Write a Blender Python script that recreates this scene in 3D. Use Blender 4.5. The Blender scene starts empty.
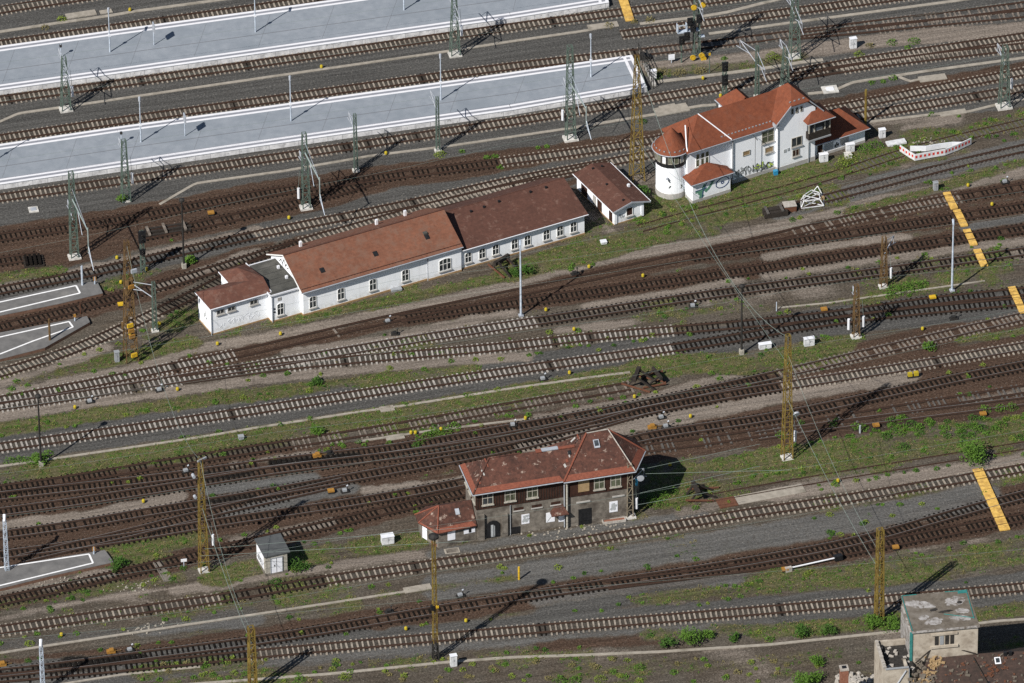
import bpy, math, random
import numpy as np
random.seed(7); rng=np.random.default_rng(7)
R=math.radians; PI=math.pi
S=bpy.context.scene; COL=S.collection
# ------------------------------------------------------------------ camera model (a long lens from a plane)
FP=9300.0; CX,CY=512.0,341.5; PITCH=R(34); ROLL=R(.6); DIST=FP/8.2
_cp,_sp=math.cos(PITCH),math.sin(PITCH); _cr,_sr=math.cos(ROLL),math.sin(ROLL)
Fw=(0,_cp,-_sp); U0=(0,_sp,_cp); R0=(1,0,0)
Rc=tuple(R0[i]*_cr-U0[i]*_sr for i in range(3)); Uc=tuple(U0[i]*_cr+R0[i]*_sr for i in range(3))
CAM=tuple(-DIST*Fw[i] for i in range(3))
def G(px,py,z=0.0):                     # survey point: where on the ground (or at height z) a spot of the photo lies
    a=(px-CX)/FP; b=(CY-py)/FP
    d=[Fw[i]+a*Rc[i]+b*Uc[i] for i in range(3)]
    t=(z-CAM[2])/d[2]
    return (CAM[0]+t*d[0],CAM[1]+t*d[1],z)
def P(x,y,z=0.0):
    q=(x-CAM[0],y-CAM[1],z-CAM[2]); w=sum(q[i]*Fw[i] for i in range(3))
    return (CX+FP*sum(q[i]*Rc[i] for i in range(3))/w, CY-FP*sum(q[i]*Uc[i] for i in range(3))/w)
def HT(bx,by,ty):                       # height of an upright thing
    x,y,_=G(bx,by); lo,hi=0,40
    for _ in range(30):
        m=(lo+hi)/2
        if P(x,y,m)[1]>ty: lo=m
        else: hi=m
    return lo
# ------------------------------------------------------------------ materials
def _mat(name):
    m=bpy.data.materials.new(name); m.use_nodes=True; nt=m.node_tree
    b=nt.nodes['Principled BSDF']; b.inputs['Specular IOR Level'].default_value=.25
    return m,nt,b
def N(nt,t,**k):
    n=nt.nodes.new(t)
    for a,v in k.items(): setattr(n,a,v)
    return n
def noise(nt,scale,detail=4,rough=.6,vec=None):
    n=N(nt,'ShaderNodeTexNoise'); n.inputs['Scale'].default_value=scale; n.inputs['Detail'].default_value=detail; n.inputs['Roughness'].default_value=rough
    if vec is not None: nt.links.new(vec,n.inputs['Vector'])
    return n.outputs['Fac']
def ramp(nt,fac,stops):
    r=N(nt,'ShaderNodeValToRGB'); e=r.color_ramp.elements
    while len(e)<len(stops): e.new(.5)
    for i,(p,c) in enumerate(stops):
        e[i].position=p; e[i].color=(*c,1) if len(c)==3 else c
    nt.links.new(fac,r.inputs['Fac']); return r.outputs['Color']
def mix(nt,fac,a,b):
    m=N(nt,'ShaderNodeMix',data_type='RGBA')
    for s,v in ((m.inputs[0],fac),(m.inputs[6],a),(m.inputs[7],b)):
        if hasattr(v,'is_output'): nt.links.new(v,s)
        elif isinstance(v,(int,float)): s.default_value=v
        else: s.default_value=(*v,1)
    return m.outputs[2]
def mth(nt,op,a,b=0.0,c=None,clamp=False):
    m=N(nt,'ShaderNodeMath',operation=op,use_clamp=clamp)
    for s,v in zip(m.inputs,(a,b,c)):
        if v is None: continue
        if hasattr(v,'is_output'): nt.links.new(v,s)
        else: s.default_value=v
    return m.outputs[0]
def coord(nt,kind='Object'):
    if kind=='World': return N(nt,'ShaderNodeNewGeometry').outputs['Position']
    return N(nt,'ShaderNodeTexCoord').outputs[kind]
def stretched(nt,v,s):
    m=N(nt,'ShaderNodeMapping'); m.inputs['Scale'].default_value=s; nt.links.new(v,m.inputs['Vector']); return m.outputs[0]
def bump(nt,b,h,strength,dist):
    n=N(nt,'ShaderNodeBump'); n.inputs['Strength'].default_value=strength; n.inputs['Distance'].default_value=dist
    nt.links.new(h,n.inputs['Height']); nt.links.new(n.outputs[0],b.inputs['Normal'])
M={}
KT=.73
def kt(c): return tuple(x*KT for x in c) if max(c)<.62 else c
def noisy(name,c1,c2,scale=3,rough=.85,big=None,spec=.25,space='World',metal=0):
    m,nt,b=_mat(name); v=coord(nt,space); c1,c2=kt(c1),kt(c2); big=big and (big[0],kt(big[1]),*big[2:])
    f=noise(nt,scale,5,.65,v); c=ramp(nt,f,[(.3,c1),(.7,c2)])
    if big:
        f2=noise(nt,big[0],3,.6,v); fm=ramp(nt,f2,[(big[2],(0,0,0)),(big[3],(1,1,1))]); c=mix(nt,fm,c,big[1])
    nt.links.new(c,b.inputs['Base Color']); b.inputs['Roughness'].default_value=rough
    b.inputs['Specular IOR Level'].default_value=spec; b.inputs['Metallic'].default_value=metal
    M[name]=m; return m
noisy('rail_rust',(.036,.021,.015),(.085,.045,.030),5,.8)
noisy('rail_stain',(.016,.011,.008),(.050,.031,.022),6,.95)
noisy('track_ballast',(.030,.025,.020),(.115,.100,.082),4,.95,big=(.16,(.035,.026,.02),.52,.7))
noisy('rail_head',(.16,.15,.14),(.30,.29,.28),1.5,.45,spec=.5)
noisy('sleeper_concrete',(.22,.185,.15),(.50,.44,.365),2.0,.9,big=(.12,(.20,.17,.14),.50,.72))
noisy('sleeper_pale',(.26,.235,.21),(.58,.54,.49),2.0,.9,big=(.10,(.26,.225,.195),.52,.75))
noisy('sleeper_wood',(.004,.0035,.003),(.020,.015,.012),2.2,.9,spec=.1)
noisy('sleeper_grey',(.06,.056,.052),(.17,.155,.14),2.6,.9)
noisy('sleeper_worn',(.09,.075,.06),(.34,.29,.245),1.9,.9)
noisy('trough_concrete',(.30,.27,.225),(.47,.425,.36),1.3,.9,big=(.35,(.19,.17,.13),.55,.75))
noisy('platform_paving',(.265,.298,.34),(.345,.378,.42),.9,.8,big=(.13,(.25,.285,.325),.5,.75))
noisy('platform_edge',(.615,.62,.65),(.70,.70,.72),1.2,.7)
noisy('platform_band',(.27,.28,.32),(.33,.34,.38),2,.8)
noisy('platform_wall',(.50,.50,.51),(.70,.70,.71),1.2,.85,big=(2.5,(.38,.38,.38),.58,.7))
noisy('platform_asphalt',(.14,.137,.135),(.215,.21,.205),.9,.9,big=(.3,(.27,.26,.245),.58,.78))
noisy('platform_brick',(.13,.068,.045),(.25,.15,.105),2.5,.9)
noisy('white_line',(.62,.62,.62),(.82,.82,.82),3,.7)
noisy('dark_joint',(.16,.17,.19),(.21,.22,.24),2,.9)
noisy('white_plain',(.76,.79,.84),(.84,.865,.90),.9,.85,big=(.55,(.66,.68,.72),.58,.82))
noisy('plinth_ochre',(.33,.20,.09),(.50,.34,.18),1.6,.9)
noisy('plinth_grey',(.40,.39,.37),(.56,.54,.51),1.2,.9)
noisy('masonry_grey',(.13,.115,.097),(.30,.268,.228),1.8,.92,big=(.6,(.095,.080,.066),.48,.68))
noisy('steel_tan',(.20,.165,.115),(.36,.31,.23),2.5,.8)
noisy('timber_brown',(.022,.010,.007),(.075,.032,.021),1.7,.85,big=(.45,(.12,.065,.04),.6,.8))
noisy('hip_tile',(.17,.055,.036),(.30,.10,.06),4,.85)
noisy('frame_white',(.66,.66,.64),(.80,.80,.78),3,.6)
noisy('frame_old',(.28,.26,.215),(.60,.57,.50),4,.7)
noisy('board_tan',(.33,.22,.11),(.47,.34,.19),2,.8)
noisy('board_white',(.64,.66,.72),(.80,.81,.84),2.5,.75)
noisy('zinc',(.36,.39,.44),(.52,.55,.60),2,.5,spec=.5)
noisy('zinc_white',(.60,.62,.66),(.76,.77,.8),2,.5,spec=.5)
noisy('roof_felt',(.062,.062,.056),(.115,.113,.10),1.1,.9,big=(.3,(.15,.145,.13),.55,.75))
noisy('steel_green',(.075,.115,.095),(.15,.20,.165),2,.6,spec=.4)
noisy('steel_pale',(.25,.31,.30),(.40,.46,.44),2,.5,spec=.5)
noisy('steel_yellow',(.16,.112,.024),(.32,.23,.058),1.4,.7,big=(.9,(.12,.07,.025),.5,.66))
noisy('steel_rusty',(.09,.055,.028),(.23,.14,.055),1.6,.8)
noisy('steel_galv',(.36,.42,.50),(.52,.58,.66),2,.5,spec=.5)
noisy('steel_dark',(.018,.018,.018),(.05,.046,.042),2,.6)
noisy('black_box',(.010,.011,.013),(.028,.028,.030),3,.5)
noisy('foundation',(.42,.41,.38),(.66,.64,.60),1.5,.9)
noisy('yellow_paint',(.46,.28,.015),(.66,.43,.03),4,.7)
noisy('lemon_paint',(.42,.31,.015),(.60,.48,.04),5,.7)
noisy('orange_paint',(.30,.14,.025),(.48,.25,.05),5,.8)
noisy('board_yellow',(.56,.33,.075),(.74,.48,.125),2.4,.85,big=(1.1,(.48,.28,.08),.52,.70))
noisy('cabinet_white',(.56,.57,.59),(.70,.71,.72),2,.7)
noisy('cabinet_grey',(.30,.32,.34),(.42,.44,.46),2,.6)
noisy('red_paint',(.50,.03,.02),(.62,.06,.045),3,.6)
noisy('teal_paint',(.03,.19,.18),(.06,.29,.27),2,.6)
noisy('ruin_render',(.38,.325,.26),(.61,.55,.46),.9,.92,big=(.7,(.28,.23,.18),.54,.72))
noisy('ruin_roof',(.115,.097,.076),(.215,.185,.15),1.6,.92,big=(.6,(.23,.205,.175),.53,.68))
noisy('ruin_white',(.26,.24,.22),(.56,.54,.53),2.2,.8,big=(1.8,(.18,.155,.13),.48,.62))
noisy('ruin_black',(.018,.017,.016),(.060,.055,.05),3,.9,big=(2.2,(.30,.29,.28),.66,.74))
noisy('brick_red',(.19,.075,.045),(.36,.17,.115),5,.9)
noisy('rust_old',(.11,.045,.026),(.19,.085,.05),4,.9)
noisy('slate_grey',(.075,.082,.085),(.115,.122,.125),1.3,.85)
noisy('wood_dark',(.020,.016,.013),(.055,.045,.038),4,.9)
noisy('blue_paint',(.02,.24,.45),(.05,.33,.55),4,.5)
noisy('graffiti_green',(.10,.28,.19),(.20,.42,.30),6,.7)
noisy('graffiti_blue',(.03,.06,.17),(.07,.12,.28),6,.7)
noisy('graffiti_black',(.05,.06,.055),(.13,.14,.13),6,.7)
noisy('graffiti_lime',(.36,.50,.06),(.50,.62,.12),6,.7)
noisy('graffiti_pale',(.63,.65,.68),(.70,.72,.75),6,.7)
noisy('graffiti_grey',(.40,.43,.44),(.58,.60,.61),6,.7)
noisy('wire_metal',(.20,.26,.23),(.30,.36,.33),3,.5)
noisy('stone_rubble',(.34,.31,.27),(.60,.56,.51),3,.9)
def glass(name,c,r=.12):
    m,nt,b=_mat(name); f=noise(nt,1.3,2,.5,coord(nt,'World'))
    nt.links.new(ramp(nt,f,[(.35,c),(.65,tuple(min(1,x*2.2+.01) for x in c))]),b.inputs['Base Color'])
    b.inputs['Roughness'].default_value=r; b.inputs['Specular IOR Level'].default_value=.5; M[name]=m
glass('glass_dark',(.018,.022,.026)); glass('glass_old',(.05,.055,.035),.3)
def walls():                               # limewashed plaster with rain streaks and soiling above the plinth
    m,nt,b=_mat('white_render'); v=coord(nt,'World')
    f=noise(nt,.9,5,.65,v); c=ramp(nt,f,[(.3,(.80,.83,.875)),(.7,(.87,.89,.915))])
    st=noise(nt,1.0,5,.7,stretched(nt,v,(2.6,2.6,.22))); c=mix(nt,mth(nt,'MULTIPLY',ramp(nt,st,[(.54,(0,0,0)),(.76,(1,1,1))]),.45),c,(.55,.55,.55))
    z=N(nt,'ShaderNodeSeparateXYZ'); nt.links.new(v,z.inputs[0])
    lo=mth(nt,'SUBTRACT',1.0,mth(nt,'MULTIPLY',z.outputs[2],.9),clamp=True); sp=mth(nt,'MULTIPLY',lo,ramp(nt,noise(nt,2.2,4,.7,v),[(.42,(0,0,0)),(.6,(1,1,1))]))
    c=mix(nt,mth(nt,'MULTIPLY',sp,.7),c,(.42,.38,.32)); nt.links.new(c,b.inputs['Base Color']); b.inputs['Roughness'].default_value=.85; M['white_render']=m
walls()
def roofmat(name,c1,c2,lichen=None,course=.34,step=.25):
    # tile courses run level along the eaves: stripes over the height, with each tile's own tint
    m,nt,b=_mat(name); v=coord(nt,'Object'); c1,c2=kt(c1),kt(c2)
    sx=N(nt,'ShaderNodeSeparateXYZ'); nt.links.new(v,sx.inputs[0])
    f=noise(nt,2.2,6,.7,v); f1=noise(nt,.32,3,.6,v)
    f=mth(nt,'ADD',mth(nt,'MULTIPLY',f,.6),mth(nt,'MULTIPLY',f1,.4))
    c=ramp(nt,f,[(.36,c1),(.64,c2)])
    vor=N(nt,'ShaderNodeTexVoronoi'); vor.inputs['Scale'].default_value=3.4; nt.links.new(v,vor.inputs['Vector'])
    tn=N(nt,'ShaderNodeSeparateColor'); nt.links.new(vor.outputs['Color'],tn.inputs[0])
    c=mix(nt,mth(nt,'MULTIPLY',tn.outputs[0],.30),c,tuple(x*.55 for x in c1))
    if lichen:
        f2=noise(nt,lichen[1],5,.7,v); c=mix(nt,ramp(nt,f2,[(lichen[2],(0,0,0)),(lichen[3],(1,1,1))]),c,lichen[0])
    nt.links.new(c,b.inputs['Base Color']); b.inputs['Roughness'].default_value=.88
    st=mth(nt,'FRACT',mth(nt,'MULTIPLY',sx.outputs[2],1/ (course*.5)))
    bump(nt,b,st,.5,.03); M[name]=m
roofmat('roof_red',(.185,.080,.050),(.285,.120,.072),((.16,.092,.066),.9,.46,.70))
roofmat('roof_mid',(.120,.054,.040),(.185,.080,.055),((.15,.09,.07),1.0,.5,.72))
roofmat('roof_brown',(.098,.046,.034),(.150,.068,.049),((.165,.10,.078),1.2,.56,.74))
roofmat('roof_orange',(.185,.057,.030),(.275,.086,.042),((.15,.060,.038),1.2,.52,.75))
roofmat('roof_old',(.048,.026,.021),(.175,.074,.052),((.26,.20,.165),1.15,.595,.66))
roofmat('roof_ruin',(.040,.030,.026),(.095,.060,.048),((.20,.11,.08),1.8,.64,.68))
# platform edge wall: precast elements with a joint every two metres
def edge_wall():
    m=M['platform_wall']; nt=m.node_tree; b=nt.nodes['Principled BSDF']; src=b.inputs['Base Color'].links[0].from_socket
    p=N(nt,'ShaderNodeSeparateXYZ'); nt.links.new(coord(nt,'World'),p.inputs[0])
    al=mth(nt,'ADD',mth(nt,'MULTIPLY',p.outputs[0],.971/1.9),mth(nt,'MULTIPLY',p.outputs[1],.239/1.9))
    f=mth(nt,'LESS_THAN',mth(nt,'FRACT',al),.035); nt.links.new(mix(nt,f,src,(.28,.28,.29)),b.inputs['Base Color'])
edge_wall()
# ------------------------------------------------------------------ mesh helpers
class MB:
    def __init__(s): s.v=[]; s.f=[]
    def add(s,vs,fs):
        o=len(s.v); s.v+= [tuple(p) for p in vs]; s.f+=[tuple(i+o for i in f) for f in fs]; return s
    def box(s,x0,y0,z0,x1,y1,z1):
        return s.add([(x0,y0,z0),(x1,y0,z0),(x1,y1,z0),(x0,y1,z0),(x0,y0,z1),(x1,y0,z1),(x1,y1,z1),(x0,y1,z1)],
          [(0,3,2,1),(4,5,6,7),(0,1,5,4),(1,2,6,5),(2,3,7,6),(3,0,4,7)])
    def cbox(s,x,y,z,w,d,h,rz=0,taper=1):
        c,q=math.cos(rz),math.sin(rz); vs=[]
        for zz,k in ((z,1),(z+h,taper)):
            for a,b in ((-1,-1),(1,-1),(1,1),(-1,1)):
                X,Y=a*w*k/2,b*d*k/2; vs.append((x+X*c-Y*q,y+X*q+Y*c,zz))
        return s.add(vs,[(0,3,2,1),(4,5,6,7),(0,1,5,4),(1,2,6,5),(2,3,7,6),(3,0,4,7)])
    def prism(s,pts,z0,z1):
        n=len(pts)
        A=sum(pts[i][0]*pts[(i+1)%n][1]-pts[(i+1)%n][0]*pts[i][1] for i in range(n))
        if A<0: pts=pts[::-1]
        return s.add([(p[0],p[1],z0) for p in pts]+[(p[0],p[1],z1) for p in pts],
          [tuple(range(n))[::-1],tuple(range(n,2*n))]+[(i,(i+1)%n,n+(i+1)%n,n+i) for i in range(n)])
    def plate(s,pts,t):                       # a roof plane with thickness below it
        n=len(pts)
        A=sum(pts[i][0]*pts[(i+1)%n][1]-pts[(i+1)%n][0]*pts[i][1] for i in range(n))
        if A<0: pts=pts[::-1]
        return s.add([(p[0],p[1],p[2]-t) for p in pts]+list(pts),
          [tuple(range(n))[::-1],tuple(range(n,2*n))]+[(i,(i+1)%n,n+(i+1)%n,n+i) for i in range(n)])
    def solid(s,lo,hi):                       # two matching outlines joined
        n=len(lo)
        return s.add(list(lo)+list(hi),[tuple(range(n))[::-1],tuple(range(n,2*n))]+[(i,(i+1)%n,n+(i+1)%n,n+i) for i in range(n)])
    def tube(s,p,q,r0,r1=None,n=6,caps=True):
        r1=r0 if r1 is None else r1
        d=[q[i]-p[i] for i in range(3)]; L=math.sqrt(sum(a*a for a in d)) or 1e-6; d=[a/L for a in d]
        a=(0,0,1) if abs(d[2])<.9 else (1,0,0)
        u=[d[1]*a[2]-d[2]*a[1],d[2]*a[0]-d[0]*a[2],d[0]*a[1]-d[1]*a[0]]; l=math.sqrt(sum(x*x for x in u)); u=[x/l for x in u]
        w=[d[1]*u[2]-d[2]*u[1],d[2]*u[0]-d[0]*u[2],d[0]*u[1]-d[1]*u[0]]
        vs=[]
        for c,r in ((p,r0),(q,r1)):
            for k in range(n):
                t=2*PI*(k+.5)/n; vs.append(tuple(c[i]+r*(math.cos(t)*u[i]+math.sin(t)*w[i]) for i in range(3)))
        fs=[(k,(k+1)%n,n+(k+1)%n,n+k) for k in range(n)]
        if caps: fs+=[tuple(range(n))[::-1],tuple(range(n,2*n))]
        return s.add(vs,fs)
    def path(s,pts,r,n=4):
        for a,b in zip(pts,pts[1:]): s.tube(a,b,r,None,n,False)
        return s
    def lathe(s,x,y,prof,n=24):
        vs=[];fs=[]
        for r,z in prof:
            for k in range(n): vs.append((x+r*math.cos(2*PI*k/n),y+r*math.sin(2*PI*k/n),z))
        for j in range(len(prof)-1):
            for k in range(n): fs.append((j*n+k,j*n+(k+1)%n,(j+1)*n+(k+1)%n,(j+1)*n+k))
        fs.append(tuple(range(n))[::-1]); fs.append(tuple(range((len(prof)-1)*n,len(prof)*n)))
        return s.add(vs,fs)
    def obj(s,name,mat,parent=None,loc=(0,0,0),rz=0,smooth=False):
        me=bpy.data.meshes.new(name); me.from_pydata(s.v,[],s.f); me.update()
        me.materials.append(M[mat] if isinstance(mat,str) else mat)
        if smooth: me.polygons.foreach_set('use_smooth',[True]*len(me.polygons))
        o=bpy.data.objects.new(name,me); COL.objects.link(o); o.parent=parent; o.location=loc; o.rotation_euler=(0,0,rz)
        return o
def B(*a): return MB().box(*a)
def tag(o,label=None,cat=None,group=None,kind=None):
    for k,v in (('label',label),('category',cat),('group',group),('kind',kind)):
        if v: o[k]=v
    return o
def thing(name,label,cat,loc=(0,0,0),rz=0,group=None):
    o=bpy.data.objects.new(name,None); COL.objects.link(o); o.location=loc; o.rotation_euler=(0,0,rz); o.empty_display_size=.3
    return tag(o,label,cat,group)
KIDS={}
def kids(o):
    return [c for c in bpy.data.objects if c.parent==o]
def dup(o,loc=None,rz=None,label=None,scale=None,parent=None,cache=None):
    c=o.copy(); COL.objects.link(c); c.parent=parent
    if loc is not None: c.location=loc
    if rz is not None: c.rotation_euler=(0,0,rz)
    if label: c['label']=label
    if scale: c.scale=scale
    if o.name not in KIDS: KIDS[o.name]=[k.name for k in kids(o)]
    for k in KIDS[o.name]: dup(bpy.data.objects[k],parent=c)
    return c
def struct(o): o['kind']='structure'; return o
# ------------------------------------------------------------------ lines on the ground
def gline(pts,sig=4.0,ext=14.0,step=.5,z=0.0):
    g=np.array([G(*p,z)[:2] for p in pts],float)
    def outward(a,b): d=(a-b)/np.linalg.norm(a-b); return a+d*ext
    e0=pts[0][0]<=10 or pts[0][0]>=1014 or pts[0][1]<=5 or pts[0][1]>=678
    e1=pts[-1][0]<=10 or pts[-1][0]>=1014 or pts[-1][1]<=5 or pts[-1][1]>=678
    if e0: g=np.vstack([outward(g[0],g[1]),g])
    if e1: g=np.vstack([g,outward(g[-1],g[-2])])
    s=np.concatenate([[0],np.cumsum(np.linalg.norm(np.diff(g,axis=0),axis=1))])
    n=max(3,int(s[-1]/step)+1); t=np.linspace(0,s[-1],n); q=np.stack([np.interp(t,s,g[:,i]) for i in (0,1)],1)
    if sig>0 and n>6:
        k=int(3*sig/step); k=min(k,n-2); x=np.arange(-k,k+1)*step; w=np.exp(-.5*(x/sig)**2); w/=w.sum()
        pad=np.vstack([2*q[0]-q[k:0:-1],q,2*q[-1]-q[-2:-k-2:-1]])
        q=np.stack([np.convolve(pad[:,i],w,'valid') for i in (0,1)],1)
    return q
def normals(q):
    d=np.gradient(q,axis=0); d/=np.linalg.norm(d,axis=1)[:,None]; return d,np.stack([-d[:,1],d[:,0]],1)
def resample(q,step,start=0.0):
    s=np.concatenate([[0],np.cumsum(np.linalg.norm(np.diff(q,axis=0),axis=1))])
    t=np.arange(start,s[-1],step); return np.stack([np.interp(t,s,q[:,i]) for i in (0,1)],1)
def ribbon(q,off,prof):                      # sweep a closed profile (across, up) along q
    d,n=normals(q); k=len(prof); b=MB(); m=len(q)
    vs=[]
    for i in range(m):
        for a,z in prof: vs.append((q[i,0]+n[i,0]*(off+a),q[i,1]+n[i,1]*(off+a),z))
    fs=[(i*k+j,i*k+(j+1)%k,(i+1)*k+(j+1)%k,(i+1)*k+j) for i in range(m-1) for j in range(k)]
    fs+=[tuple(range(k))[::-1],tuple(range((m-1)*k,m*k))]
    b.add(vs,fs); return b
def strip(q,off,w,z):
    d,n=normals(q); vs=[]
    for i in range(len(q)):
        for a in (off-w/2,off+w/2): vs.append((q[i,0]+n[i,0]*a,q[i,1]+n[i,1]*a,z))
    return MB().add(vs,[(2*i,2*i+2,2*i+3,2*i+1) for i in range(len(q)-1)])
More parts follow.
